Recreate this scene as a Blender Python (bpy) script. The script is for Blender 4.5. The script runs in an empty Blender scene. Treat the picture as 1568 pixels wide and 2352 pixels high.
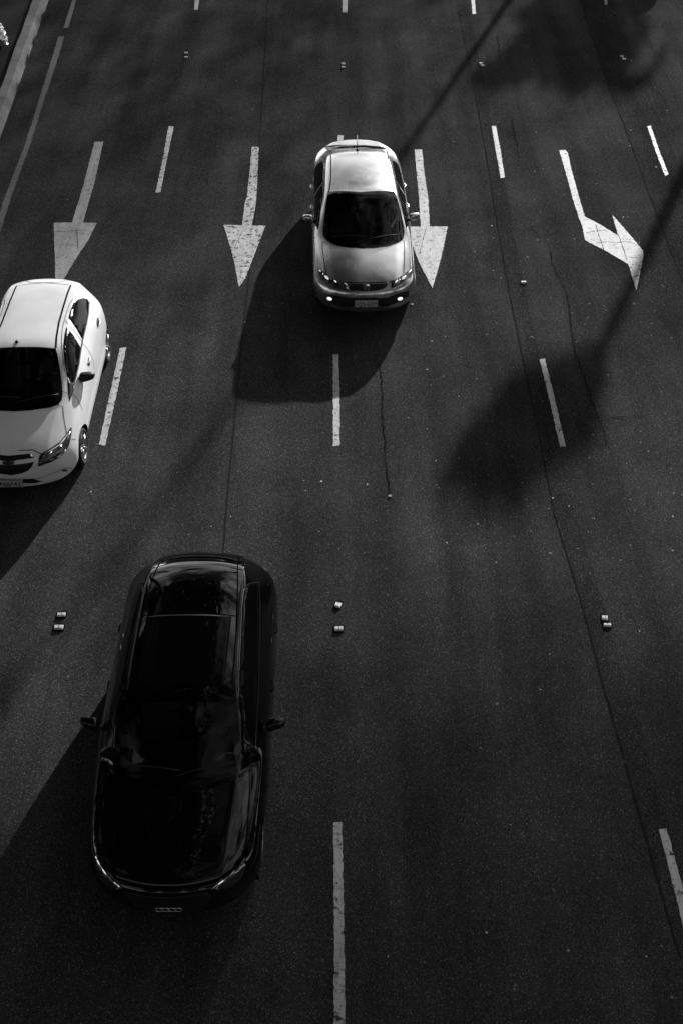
import bpy, bmesh, math, random
from math import radians, sin, cos, tan, pi, sqrt, exp
from mathutils import Vector, Matrix
from mathutils.bvhtree import BVHTree
from mathutils.geometry import tessellate_polygon
random.seed(7)
SC = bpy.context.scene
COL = SC.collection

# ------------------------------------------------------------------ camera
CAM_H = 11.0; PITCH = 45.3; FPX = 2400.0; CX, CY = 784.0, 1176.0
cam = bpy.data.cameras.new('camera'); camo = bpy.data.objects.new('camera', cam); COL.objects.link(camo)
camo.location = (0, 0, CAM_H); camo.rotation_euler = (radians(90 - PITCH), 0, 0)
cam.sensor_fit = 'VERTICAL'; cam.sensor_height = 36.0; cam.lens = FPX / (2 * CY) * 36.0
cam.clip_start = 0.1; cam.clip_end = 3000
SC.camera = camo

# ------------------------------------------------------------------ light
SUN_AZ = 20.0      # sun stands ahead of the camera, 20 degrees to its right
SUN_EL = 16.8
SX, SY = -sin(radians(SUN_AZ)) / tan(radians(SUN_EL)), -cos(radians(SUN_AZ)) / tan(radians(SUN_EL))  # shadow offset per metre
sun = bpy.data.lights.new('sun', 'SUN'); suno = bpy.data.objects.new('sun', sun); COL.objects.link(suno)
sun.energy = 4.6; sun.angle = radians(0.6); sun.color = (1, 1, 1)
sd = Vector((sin(radians(SUN_AZ)) * cos(radians(SUN_EL)), cos(radians(SUN_AZ)) * cos(radians(SUN_EL)), sin(radians(SUN_EL))))
suno.rotation_euler = sd.to_track_quat('Z', 'Y').to_euler(); suno.location = sd * 60

world = bpy.data.worlds.new('World'); SC.world = world; world.use_nodes = True
nt = world.node_tree; nt.nodes.clear()
def W(t, **k):
    n = nt.nodes.new(t)
    for a, b in k.items(): setattr(n, a, b)
    return n
out = W('ShaderNodeOutputWorld'); bg = W('ShaderNodeBackground')
sky = W('ShaderNodeTexSky', sky_type='NISHITA'); sky.sun_disc = False
sky.sun_elevation = radians(SUN_EL); sky.sun_rotation = radians(SUN_AZ); sky.air_density = 1.0; sky.dust_density = 0.1
sep = W('ShaderNodeSeparateColor')            # black and white film behind a red filter: the red channel only
nt.links.new(sky.outputs[0], sep.inputs[0])
blu = W('ShaderNodeMath', operation='MULTIPLY'); nt.links.new(sep.outputs[2], blu.inputs[0]); blu.inputs[1].default_value = 0.32
red = W('ShaderNodeMath', operation='SUBTRACT'); nt.links.new(sep.outputs[0], red.inputs[0]); nt.links.new(blu.outputs[0], red.inputs[1])
rmx = W('ShaderNodeMath', operation='MAXIMUM'); nt.links.new(red.outputs[0], rmx.inputs[0]); rmx.inputs[1].default_value = 0.06
tc = W('ShaderNodeTexCoord'); mp = W('ShaderNodeMapping'); mp.inputs['Scale'].default_value = (1.0, 1.0, 2.6)
nt.links.new(tc.outputs['Generated'], mp.inputs[0])
nz = W('ShaderNodeTexNoise'); nz.inputs['Scale'].default_value = 2.6; nz.inputs['Detail'].default_value = 9; nz.inputs['Roughness'].default_value = 0.62
nz.inputs['Distortion'].default_value = 0.35
nt.links.new(mp.outputs[0], nz.inputs['Vector'])
rp = W('ShaderNodeValToRGB'); rp.color_ramp.elements[0].position = 0.42; rp.color_ramp.elements[1].position = 0.6
rp.color_ramp.elements[0].color = (0, 0, 0, 1); rp.color_ramp.elements[1].color = (1, 1, 1, 1)
nt.links.new(nz.outputs['Fac'], rp.inputs[0])
mul = W('ShaderNodeMath', operation='MULTIPLY_ADD'); mul.inputs[1].default_value = 11.0; mul.inputs[2].default_value = 0.0
nt.links.new(rp.outputs[0], mul.inputs[0])
# clouds thin out towards the zenith
sx = W('ShaderNodeSeparateXYZ'); nt.links.new(tc.outputs['Generated'], sx.inputs[0])
mr = W('ShaderNodeMapRange'); mr.inputs['From Min'].default_value = 0.32; mr.inputs['From Max'].default_value = 0.8
mr.inputs['To Min'].default_value = 1.0; mr.inputs['To Max'].default_value = 0.1
bank = W('ShaderNodeMath', operation='MULTIPLY_ADD'); nt.links.new(sx.outputs['X'], bank.inputs[0]); bank.inputs[1].default_value = -0.3; nt.links.new(sx.outputs['Z'], bank.inputs[2])   # the cloud bank stands higher on the right
bank2 = W('ShaderNodeMath', operation='MULTIPLY_ADD'); nt.links.new(sx.outputs['Y'], bank2.inputs[0]); bank2.inputs[1].default_value = -0.5; nt.links.new(bank.outputs[0], bank2.inputs[2])   # and towards the sun
nt.links.new(bank2.outputs[0], mr.inputs['Value'])
m2 = W('ShaderNodeMath', operation='MULTIPLY'); nt.links.new(mul.outputs[0], m2.inputs[0]); nt.links.new(mr.outputs[0], m2.inputs[1])
add = W('ShaderNodeMath', operation='ADD'); nt.links.new(rmx.outputs[0], add.inputs[0]); nt.links.new(m2.outputs[0], add.inputs[1])
nt.links.new(add.outputs[0], bg.inputs['Color']); bg.inputs['Strength'].default_value = 0.08
nt.links.new(bg.outputs[0], out.inputs[0])
vs = SC.view_settings; vs.view_transform = 'Standard'; vs.look = 'None'; vs.gamma = 1; vs.exposure = 0.75; vs.use_curve_mapping = False
SC.render.engine = 'CYCLES'; SC.cycles.max_bounces = 6; SC.cycles.transparent_max_bounces = 16

# ------------------------------------------------------------------ helpers
_p = radians(PITCH); FW = Vector((0, cos(_p), -sin(_p))); UP = Vector((0, sin(_p), cos(_p))); RT = Vector((1, 0, 0))
def at(px, py, z=0.0):
    """point of the plane at height z seen at this pixel of the photograph (1568 x 2352)"""
    d = FW * FPX + RT * (px - CX) - UP * (py - CY)
    t = (z - CAM_H) / d.z
    return Vector((0, 0, CAM_H)) + d * t

def props(o, label=None, cat=None, group=None, kind=None):
    if label: o['label'] = label
    if cat: o['category'] = cat
    if group: o['group'] = group
    if kind: o['kind'] = kind
    return o
def empty(name, loc=(0, 0, 0), rz=0, parent=None):
    o = bpy.data.objects.new(name, None); COL.objects.link(o); o.location = loc; o.rotation_euler = (0, 0, rz); o.empty_display_size = .3
    o.parent = parent; return o
def link(name, bm, mats, parent=None, smooth=True):
    me = bpy.data.meshes.new(name)
    bmesh.ops.recalc_face_normals(bm, faces=bm.faces) if len(bm.faces) else None
    bm.to_mesh(me); bm.free()
    return linkme(name, me, mats, parent, smooth)
def linkme(name, me, mats, parent=None, smooth=True):
    if not isinstance(mats, (list, tuple)): mats = [mats]
    for m in mats: me.materials.append(m)
    if smooth: me.polygons.foreach_set('use_smooth', [True] * len(me.polygons))
    o = bpy.data.objects.new(name, me); COL.objects.link(o); o.parent = parent
    return o
def sheet(polys):
    """several 2D/3D polygons as one bmesh; points given as Vectors"""
    bm = bmesh.new()
    for pl in polys:
        vs_ = [bm.verts.new(p) for p in pl]
        bm.faces.new(vs_)
    for f in bm.faces:
        f.normal_update()
        if f.normal.z < 0: f.normal_flip()
    return bm
def box(bm, c, s, rot=None, bev=0.0):
    r = bmesh.ops.create_cube(bm, size=1.0)
    M = Matrix.Translation(c) @ (rot.to_matrix().to_4x4() if rot else Matrix.Identity(4)) @ Matrix.Diagonal((s[0], s[1], s[2], 1))
    bmesh.ops.transform(bm, matrix=M, verts=r['verts'])
    if bev > 0:
        es = list({e for v in r['verts'] for e in v.link_edges})
        bmesh.ops.bevel(bm, geom=es, offset=bev, segments=3, affect='EDGES', profile=.6)
def tube(bm, pts, rads, seg=10):
    rings = []
    pts = [Vector(p) for p in pts]
    for i, p in enumerate(pts):
        d = (pts[min(i + 1, len(pts) - 1)] - pts[max(i - 1, 0)]).normalized()
        a = d.orthogonal().normalized() if i == 0 else (ax - d * ax.dot(d)).normalized()
        ax = a; b = d.cross(a)
        r = rads[i] if isinstance(rads, (list, tuple)) else rads
        rings.append([bm.verts.new(p + (a * cos(2 * pi * k / seg) + b * sin(2 * pi * k / seg)) * r) for k in range(seg)])
    for i in range(len(rings) - 1):
        for k in range(seg):
            bm.faces.new((rings[i][k], rings[i][(k + 1) % seg], rings[i + 1][(k + 1) % seg], rings[i + 1][k]))
    bm.faces.new(rings[0][::-1]); bm.faces.new(rings[-1])
def subsurf(o, lv=2):
    m = o.modifiers.new('s', 'SUBSURF'); m.levels = lv; m.render_levels = lv
    bpy.context.view_layer.update()
    dg = bpy.context.evaluated_depsgraph_get()
    me = bpy.data.meshes.new_from_object(o.evaluated_get(dg))
    o.modifiers.clear(); old = o.data; o.data = me
    me.polygons.foreach_set('use_smooth', [True] * len(me.polygons))
    return o
def curve2(pts, n=6, closed=True):
    """Catmull-Rom through 2D points"""
    out_ = []; N = len(pts)
    rng = range(N) if closed else range(N - 1)
    for i in rng:
        p0 = Vector(pts[(i - 1) % N] if closed or i > 0 else pts[0]); p1 = Vector(pts[i]); p2 = Vector(pts[(i + 1) % N])
        p3 = Vector(pts[(i + 2) % N] if closed or i + 2 < N else pts[-1])
        for k in range(n):
            t = k / n
            out_.append(0.5 * ((2 * p1) + (-p0 + p2) * t + (2 * p0 - 5 * p1 + 4 * p2 - p3) * t * t + (-p0 + 3 * p1 - 3 * p2 + p3) * t ** 3))
    if not closed: out_.append(Vector(pts[-1]))
    return [tuple(v) for v in out_]

# ------------------------------------------------------------------ materials
def mat(name, col=0.5, rough=0.5, metal=0.0, coat=0.0, emis=0.0, spec=0.5):
    m = bpy.data.materials.new(name); m.use_nodes = True
    b = m.node_tree.nodes['Principled BSDF']
    b.inputs['Base Color'].default_value = (col, col, col, 1); b.inputs['Roughness'].default_value = rough
    b.inputs['Metallic'].default_value = metal; b.inputs['Coat Weight'].default_value = coat; b.inputs['Coat Roughness'].default_value = 0.03
    b.inputs['Specular IOR Level'].default_value = spec
    if emis: b.inputs['Emission Color'].default_value = (1, 1, 1, 1); b.inputs['Emission Strength'].default_value = emis
    return m
class NT:
    def __init__(s, m): s.t = m.node_tree; s.b = s.t.nodes['Principled BSDF']
    def n(s, ty, ins=None, **k):
        x = s.t.nodes.new(ty)
        for a, b in k.items(): setattr(x, a, b)
        for a, b in (ins or {}).items():
            if isinstance(b, bpy.types.NodeSocket): s.t.links.new(b, x.inputs[a])
            else: x.inputs[a].default_value = b
        return x
    def noise(s, vec, scale, detail=3, rough=.5, dist=0):
        return s.n('ShaderNodeTexNoise', {'Vector': vec, 'Scale': scale, 'Detail': detail, 'Roughness': rough, 'Distortion': dist}).outputs['Fac']
    def rng(s, v, a, b, c, d): return s.n('ShaderNodeMapRange', {'Value': v, 'From Min': a, 'From Max': b, 'To Min': c, 'To Max': d}).outputs[0]
    def math(s, op, a, b=0.0): return s.n('ShaderNodeMath', {0: a, 1: b}, operation=op).outputs[0]
    def link(s, a, b): s.t.links.new(a, b)

def asphalt_nodes(T, lo=0.016, hi=0.058):
    g = T.n('ShaderNodeNewGeometry').outputs['Position']
    fine = T.n('ShaderNodeTexVoronoi', {'Vector': g, 'Scale': 120.0}).outputs['Color']
    fs = T.n('ShaderNodeSeparateColor', {0: fine}).outputs[0]
    fine2 = T.noise(g, 140, 2, .6)
    big = T.noise(g, .55, 5, .6)
    stretch = T.n('ShaderNodeMapping', {'Vector': g, 'Scale': (1.5, .12, 1)}).outputs[0]
    lanes = T.noise(stretch, 1.2, 4, .55)
    base = T.rng(fs, 0, 1, lo, hi)
    stone = T.rng(T.n('ShaderNodeSeparateColor', {0: fine}).outputs[1], .93, 1.0, 0.0, 0.16)
    v = T.math('ADD', base, stone)
    v = T.math('MULTIPLY', v, T.rng(fine2, .3, .7, .65, 1.35))
    v = T.math('MULTIPLY', v, T.rng(big, .3, .7, .74, 1.26))
    v = T.math('MULTIPLY', v, T.rng(lanes, .35, .65, .8, 1.2))
    h = T.math('ADD', T.math('MULTIPLY', fs, .6), fine2)
    return g, v, h

asphalt = mat('asphalt', .03, .8, spec=.0)
T = NT(asphalt); g, v, h = asphalt_nodes(T)
bump = T.n('ShaderNodeBump', {'Strength': .55, 'Distance': .006, 'Height': h})
T.link(v, T.b.inputs['Base Color']); T.link(bump.outputs[0], T.b.inputs['Normal']); T.b.inputs['Roughness'].default_value = .8
old_asphalt = mat('dark_asphalt', .03, .8, spec=.0)
T = NT(old_asphalt); g, v, h = asphalt_nodes(T, .011, .046)
T.link(v, T.b.inputs['Base Color']); bump = T.n('ShaderNodeBump', {'Strength': .5, 'Distance': .006, 'Height': h}); T.link(bump.outputs[0], T.b.inputs['Normal']); T.b.inputs['Roughness'].default_value = .8

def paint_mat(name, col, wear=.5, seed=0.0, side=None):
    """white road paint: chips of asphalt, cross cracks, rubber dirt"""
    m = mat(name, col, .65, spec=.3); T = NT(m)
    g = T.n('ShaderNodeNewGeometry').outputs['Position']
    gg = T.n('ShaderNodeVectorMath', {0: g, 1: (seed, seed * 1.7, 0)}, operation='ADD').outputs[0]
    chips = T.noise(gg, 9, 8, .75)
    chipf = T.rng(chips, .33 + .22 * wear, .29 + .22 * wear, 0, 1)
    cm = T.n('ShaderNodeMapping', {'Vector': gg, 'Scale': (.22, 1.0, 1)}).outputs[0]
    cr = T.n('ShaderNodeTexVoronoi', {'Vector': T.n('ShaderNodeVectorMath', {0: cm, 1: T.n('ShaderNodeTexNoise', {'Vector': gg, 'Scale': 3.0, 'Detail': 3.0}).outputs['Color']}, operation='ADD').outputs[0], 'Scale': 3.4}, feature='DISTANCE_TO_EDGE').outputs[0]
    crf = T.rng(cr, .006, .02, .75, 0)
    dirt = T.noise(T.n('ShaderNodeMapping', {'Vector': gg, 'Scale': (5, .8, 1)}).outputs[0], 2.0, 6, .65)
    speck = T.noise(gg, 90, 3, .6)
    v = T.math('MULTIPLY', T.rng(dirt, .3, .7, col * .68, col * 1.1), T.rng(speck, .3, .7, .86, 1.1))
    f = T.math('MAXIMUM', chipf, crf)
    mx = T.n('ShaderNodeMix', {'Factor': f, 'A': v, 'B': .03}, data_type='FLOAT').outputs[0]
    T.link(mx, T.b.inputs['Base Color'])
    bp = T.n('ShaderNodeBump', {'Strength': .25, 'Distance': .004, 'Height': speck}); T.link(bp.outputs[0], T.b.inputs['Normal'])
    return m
paint = paint_mat('road_paint', .5, .5, 3)
paint_worn = paint_mat('worn_road_paint', .54, .62, 11)
paint_dim_dirty = paint_mat('dim_dirty_road_paint', .34, .3, 23)  # partly dirt; the rest is the dimmer light put into the colour
paint_faint = paint_mat('faint_road_paint', .09, .4, 31)
tar = mat('tar', .009, .9, spec=.0)
T = NT(tar)
seam_m = mat('seam_tar', .004, .8, spec=.0)
T = NT(seam_m); g = T.n('ShaderNodeNewGeometry').outputs['Position']; T.link(T.rng(T.noise(g, 60, 3, .6), .3,   .7, .014, .028), T.b.inputs['Base Color'])
seam_f = mat('faint_seam', .024, .9, spec=.0)
concrete = mat('concrete', .3, .85, spec=.2)
T = NT(concrete); g = T.n('ShaderNodeNewGeometry').outputs['Position']
v = T.math('MULTIPLY', T.rng(T.noise(g, 1.6, 6, .65), .3, .7, .10, .23), T.rng(T.noise(g, 60, 4, .7), .3, .7, .75, 1.2)); T.link(v, T.b.inputs['Base Color'])
bp = T.n('ShaderNodeBump', {'Strength': .5, 'Distance': .01, 'Height': T.noise(g, 35, 5, .7)}); T.link(bp.outputs[0], T.b.inputs['Normal'])
soil = mat('soil', .01, .95, spec=.1)
T = NT(soil); g = T.n('ShaderNodeNewGeometry').outputs['Position']; T.link(T.rng(T.noise(g, 7, 7, .7), .3, .7, .004, .012), T.b.inputs['Base Color'])
stud_m = mat('stud_ceramic', .8, .35, coat=.3)
T = NT(stud_m); g = T.n('ShaderNodeNewGeometry').outputs['Position']; T.link(T.rng(T.noise(g, 40, 4, .6), .3, .7, .62, .85), T.b.inputs['Base Color'])
fleck_m = mat('pale_litter', .4, .8, spec=.2)
T = NT(fleck_m); rnd = T.n('ShaderNodeNewGeometry').outputs['Random Per Island']; T.link(T.rng(rnd, 0, 1, .06, .55), T.b.inputs['Base Color'])
leaf_m = mat('leaf', .06, .6)
T = NT(leaf_m); T.link(T.rng(T.n('ShaderNodeNewGeometry').outputs['Random Per Island'], 0, 1, .02, .07), T.b.inputs['Base Color'])
bark_m = mat('bark', .12, .9)
T = NT(bark_m); g = T.n('ShaderNodeNewGeometry').outputs['Position']; T.link(T.rng(T.noise(g, 9, 6, .7), .3, .7, .06, .16), T.b.inputs['Base Color'])
pole_m = mat('galvanised_steel', .35, .5, metal=.6)
rubber = mat('tyre_rubber', .018, .75, spec=.3)
black_pl = mat('black_plastic', .012, .5, spec=.35)
void_m = mat('panel_gap', .004, .9, spec=.05)
mesh_m = mat('grille_black', .008, .55, spec=.3)
chrome = mat('chrome', .75, .12, metal=1.0)
alloy = mat('wheel_alloy', .3, .38, metal=.8)
lamp_dark = mat('lamp_housing', .02, .12, coat=1.0)
lamp_clear = mat('lamp_reflector', .8, .12, metal=1.0)
trim_in = mat('cabin_trim', .03, .8, spec=.2)
seat_in = mat('seat_cloth', .2, .9, spec=.2)
plate_m = mat('plate_grey', .42, .5)
ink_m = mat('plate_ink', .015, .6)
fog_m = mat('lit_fog_lamp', .9, .3, emis=.75)
lit_m = mat('lit_headlight', .9, .2, emis=.3, coat=.5); lit_chrome = mat('glint_chrome', .95, .3, metal=.9); rail_m = mat('satin_trim', .12, .3, metal=.9); grey_m = mat('crease_shade_paint', .3, .5)
skin_m = mat('skin', .35, .6); shirt_m = mat('shirt', .5, .9); hair_m = mat('hair', .02, .7)

def body_paint(name, col, rough, metal, coat, dark_in=.02, flake=0.0):
    """car paint outside, dark trim on the inner side of the same shell"""
    m = mat(name, col, rough, metal, coat); T = NT(m)
    geo = T.n('ShaderNodeNewGeometry'); g = T.n('ShaderNodeTexCoord').outputs['Object']
    dust = T.noise(g, 2.2, 7, .65); sp = T.noise(g, 20, 2, .5)
    T.link(T.n('ShaderNodeMix', {'Factor': geo.outputs['Backfacing'], 'A': T.math('MULTIPLY', T.rng(dust, .3, .7, col * .9, col * 1.04), T.rng(sp, .3, .7, 1 - flake, 1 + flake)), 'B': dark_in}, data_type='FLOAT').outputs[0], T.b.inputs['Base Color'])
    T.link(T.n('ShaderNodeMix', {'Factor': geo.outputs['Backfacing'], 'A': metal, 'B': 0.0}, data_type='FLOAT').outputs[0], T.b.inputs['Metallic'])
    T.link(T.n('ShaderNodeMix', {'Factor': geo.outputs['Backfacing'], 'A': coat, 'B': 0.0}, data_type='FLOAT').outputs[0], T.b.inputs['Coat Weight'])
    T.link(T.n('ShaderNodeMix', {'Factor': geo.outputs['Backfacing'], 'A': T.rng(dust, .35, .65, rough * .85, rough * 1.2), 'B': .9}, data_type='FLOAT').outputs[0], T.b.inputs['Roughness'])
    return m
silver = body_paint('silver_paint', .62, .24, .95, 1.0, flake=.0)
white = body_paint('white_paint', .74, .38, 0.0, .6)
for _m in (silver, white): _m.node_tree.nodes['Principled BSDF'].inputs['Coat Roughness'].default_value = .12
blackp = body_paint('black_paint', .003, .5, 0.0, 1.0); blackp.node_tree.nodes['Principled BSDF'].inputs['Specular IOR Level'].default_value = 0.0; blackp.node_tree.nodes['Principled BSDF'].inputs['Coat IOR'].default_value = 1.46
def glass(name, tint):
    m = bpy.data.materials.new(name); m.use_nodes = True; t = m.node_tree; t.nodes.clear()
    o = t.nodes.new('ShaderNodeOutputMaterial'); mx = t.nodes.new('ShaderNodeMixShader'); tr = t.nodes.new('ShaderNodeBsdfTransparent')
    gl = t.nodes.new('ShaderNodeBsdfGlossy'); fr = t.nodes.new('ShaderNodeFresnel'); fr.inputs[0].default_value = 1.5
    tr.inputs[0].default_value = (tint, tint, tint, 1); gl.inputs['Roughness'].default_value = .03
    t.links.new(fr.outputs[0], mx.inputs[0]); t.links.new(tr.outputs[0], mx.inputs[1]); t.links.new(gl.outputs[0], mx.inputs[2]); t.links.new(mx.outputs[0], o.inputs[0])
    return m
wind_glass = glass('windscreen_glass', .6)
tint_glass = mat('tinted_window', .004, .04, spec=.1)
frit = mat('glass_border', .004, .2, spec=.4)

# ------------------------------------------------------------------ the road and its markings
road = link('road', sheet([[Vector((-14, -60, 0)), Vector((30, -60, 0)), Vector((30, 600, 0)), Vector((-14, 600, 0))]]), asphalt, smooth=False)
props(road, 'dark asphalt avenue with painted lanes, seams and cracks', 'road', kind='structure')
gr = link('ground', sheet([[Vector((-800, -400, -.02)), Vector((800, -400, -.02)), Vector((800, 1500, -.02)), Vector((-800, 1500, -.02))]]), soil, smooth=False)
props(gr, 'dark bare ground stretching away beside the avenue', 'ground', kind='structure')

def rag(p, q, step, amp, z):
    """a slightly ragged painted edge between two ground points"""
    p, q = Vector(p), Vector(q); L = (q - p).length; n = max(1, int(L / step)); nrm = Vector((-(q - p).y, (q - p).x, 0)).normalized()
    return [Vector(((p + (q - p) * k / n) + (nrm * random.uniform(-amp, amp) if k else Vector()))[:2] + (z,)) for k in range(n)]
def mark(name, px, m, label, z=.008, amp=.006, step=.05, holes=None):
    pts = [at(*p) for p in px]; out_ = []
    for i in range(len(pts)): out_ += rag(pts[i], pts[(i + 1) % len(pts)], step, amp, z)
    bm = bmesh.new(); vs_ = [bm.verts.new(p) for p in out_]
    for tri in tessellate_polygon([out_]):
        try: bm.faces.new([vs_[i] for i in tri])
        except ValueError: pass
    for f in bm.faces:
        f.normal_update()
        if f.normal.z < 0: f.normal_flip()
    me = bpy.data.meshes.new(name); bm.to_mesh(me); bm.free()
    o = linkme(name, me, m, road, smooth=False)
    if label: o['label'] = label
    return o
A = 'lane_arrow'
mark(A, [(218, 326), (238, 326), (219, 415), (191, 512), (223, 513), (205, 550), (178, 590), (147, 642), (128, 642), (124, 512), (166, 512), (193, 424)], paint_dim_dirty, 'greyed straight arrow pointing down behind the white car')
mark(A, [(579, 338), (595, 338), (591, 430), (588, 470), (579, 518), (610, 519), (587, 580), (564, 640), (549, 660), (538, 600), (514, 517), (557, 518), (562, 470), (568, 450), (575, 380)], paint_worn, 'chipped straight arrow left of the silver car')
mark(A, [(951, 344), (968, 344), (974, 400), (983, 460), (986, 521), (1027, 521), (1013, 590), (992, 663), (960, 600), (930, 521), (965, 521), (961, 450)], paint, 'cracked straight arrow right of the silver car')
mark(A, [(1283, 346), (1297, 345), (1303, 352), (1310, 385), (1322, 430), (1333, 470), (1342, 498), (1376, 516), (1415, 540), (1418, 543), (1405, 494), (1440, 534), (1476, 577), (1476, 590), (1469, 625), (1460, 668), (1446, 622), (1441, 607), (1390, 577), (1352, 558), (1342, 552), (1336, 520), (1327, 498), (1315, 460), (1300, 405)], paint, 'bent arrow turning to the right lanes')
D_ = [([(448, 0), (458, 0), (455, 23), (446, 23)], paint_dim_dirty, 'short dash at the top edge, first from the kerb'),
      ([(787, -40), (799, -40), (797, 29), (786, 29)], paint_dim_dirty, 'short dash at the top edge above the silver car'),
      ([(1078, -40), (1086, -40), (1092, 32), (1084, 33)], paint, 'short dash at the top edge beside the thin diagonal shadow'),
      ([(1382, -40), (1388, -40), (1394, 10), (1388, 12)], paint_dim_dirty, 'short dash in the dark shadow at the top edge'),
      ([(388, 290), (400, 291), (383, 372), (369, 443), (358, 443), (373, 372)], paint, 'dash between the two left arrows'),
      ([(776, 311), (789, 312), (783, 350), (774, 440), (768, 440)], paint, 'dash half hidden behind the silver car'),
      ([(1128, 290), (1138, 290), (1149, 350), (1158, 408), (1149, 410), (1138, 350)], paint, 'dash between the right-hand straight arrow and the bent arrow'),
      ([(1485, 291), (1493, 289), (1512, 345), (1534, 401), (1526, 405), (1505, 350)], paint_worn, 'chipped dash right of the bent arrow'),
      ([(276, 800), (291, 798), (268, 910), (242, 1024), (228, 1022), (252, 910)], paint, 'dash beside the white car'),
      ([(764, 815), (777, 814), (780, 900), (780, 1023), (765, 1026), (765, 900)], paint, 'dash lying partly in the silver car shadow'),
      ([(1238, 826), (1250, 824), (1275, 925), (1298, 1026), (1285, 1028), (1262, 925)], paint, 'dash lying in the blurred tree shadow'),
      ([(766, 1890), (785, 1888), (790, 2120), (793, 2420), (766, 2420), (767, 2120)], paint, 'long dash at the bottom edge of the view'),
      ([(1511, 1906), (1529, 1903), (1556, 2000), (1600, 2150), (1582, 2190), (1546, 2040)], paint, 'dash cut by the lower right edge of the view')]
for px, m, lb in D_: mark('lane_dash', px, m, lb)
el = []
ln = [(171, -30), (163, 30), (149, 95), (137, 140), (119, 215), (95, 300), (70, 380), (36, 470), (0, 500), (-40, 620)]
L0 = [(135, 84), (121, 131), (90, 231), (58, 333), (13, 451), (-8, 518), (-40, 610)]
L1 = [(148, 84), (135, 131), (102, 231), (70, 333), (27, 451), (7, 518), (-25, 610)]
mark('edge_line', [(172, -20), (167, 0), (146, 66), (158, 64), (176, 0), (181, -20)], paint_faint, 'short faint stretch of edge line above the gap', amp=.01)
mark('edge_line', L0 + L1[::-1], paint_faint, 'faint continuous line running along the kerb', amp=.01)

def ribbon(pts, w, z, name, m, label=None, jit=.0, parent=road, sub=.12):
    """thin flat ribbon along ground points, width w"""
    P = [Vector(p) for p in pts]; fine = []
    for i in range(len(P) - 1):
        n = max(1, int((P[i + 1] - P[i]).length / sub))
        for k in range(n): fine.append(P[i].lerp(P[i + 1], k / n))
    fine.append(P[-1])
    for i in range(1, len(fine) - 1): fine[i] = fine[i] + Vector((random.uniform(-jit, jit), random.uniform(-jit, jit) * .5, 0))
    bm = bmesh.new(); prev = None
    for i, p in enumerate(fine):
        d = (fine[min(i + 1, len(fine) - 1)] - fine[max(i - 1, 0)]); n = Vector((-d.y, d.x, 0)).normalized()
        ww = w * (random.uniform(.4, 1.3) if jit else 1) * .5 * (.3 if i in (0, len(fine) - 1) and jit else 1)
        a = bm.verts.new((p.x + n.x * ww, p.y + n.y * ww, z)); b = bm.verts.new((p.x - n.x * ww, p.y - n.y * ww, z))
        if prev: bm.faces.new((prev[0], a, b, prev[1]))
        prev = (a, b)
    for f in bm.faces:
        f.normal_update()
        if f.normal.z < 0: f.normal_flip()
    me = bpy.data.meshes.new(name); bm.to_mesh(me); bm.free()
    o = linkme(name, me, m, parent, smooth=False)
    if label: o['label'] = label
    return o
def gpts(px): return [at(*p) for p in px]
# a strip of darker resurfacing between the two right-hand seams, and beyond the outer one
seam_a = [(1040, -60), (1050, 20), (1070, 120), (1090, 220), (1113, 340), (1130, 450), (1155, 600), (1182, 740), (1205, 850), (1245, 1040), (1272, 1180), (1300, 1270), (1345, 1420), (1380, 1560), (1420, 1700), (1470, 1880), (1560, 2200)]
seam_b = [(1325, -40), (1345, 50), (1370, 120), (1405, 220), (1440, 310), (1480, 420), (1520, 530), (1568, 650), (1640, 830)]
seam_c = [(616, -60), (612, 60), (604, 200), (596, 330), (588, 480), (572, 640), (556, 780), (545, 900), (536, 1000), (524, 1120), (515, 1240), (508, 1330), (480, 1700)]
PA, PB = gpts(seam_a), gpts(seam_b)
strip = sheet([[Vector((a.x, a.y, .004)), Vector((b.x, b.y, .004)), Vector((b.x + .3, b.y, .004)), Vector((a.x + .3, a.y, .004))] for a, b in zip(PA[:-1], PA[1:])])
o = link('asphalt_patch', strip, old_asphalt, road, smooth=False); o['label'] = 'narrow band of darker asphalt along the long seam'
strip = sheet([[Vector((a.x, a.y, .004)), Vector((b.x, b.y, .004)), Vector((b.x + .9, b.y, .004)), Vector((a.x + .9, a.y, .004))] for a, b in zip(PB[:-1], PB[1:])])
o = link('asphalt_patch', strip, old_asphalt, road, smooth=False); o['label'] = 'darker asphalt band by the upper right edge'
ribbon(PA, .02, .0065, 'seam', seam_m, 'long seam right of the silver car', jit=.006)
ribbon(PB, .018, .0065, 'seam', seam_m, 'seam crossing under the bent arrow lane', jit=.006)
ribbon(gpts(seam_c), .026, .004, 'seam', seam_f, 'faint seam between the left arrows and the silver car')
cr1 = [(868, 830), (874, 870), (878, 905), (876, 945), (882, 990), (884, 1040), (887, 1080), (893, 1120), (897, 1150)]
cr2 = [(1262, 570), (1266, 600), (1275, 625), (1287, 645), (1300, 672), (1306, 700), (1308, 740), (1314, 775), (1318, 800), (1330, 840), (1345, 880), (1358, 925), (1372, 960), (1388, 1000), (1391, 1030)]
cr3 = [(1388, 965), (1410, 960), (1440, 957), (1474, 955), (1490, 975)]
cr4 = [(1216, 520), (1240, 545), (1262, 540), (1290, 530)]
cr5 = [(1140, 80), (1144, 110), (1146, 140)]
cr6 = [(1172, 265), (1178, 300), (1186, 330), (1190, 370)]
for c, w, lb in ((cr1, .016, 'thin wandering crack below the silver car'), (cr2, .014, 'long crack beside the blurred tree shadow'), (cr3, .01, None), (cr4, .012, None), (cr5, .015, None), (cr6, .012, None)):
    ribbon(gpts(c), w, .0115, 'crack', tar, lb, jit=.018, sub=.07)
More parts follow.
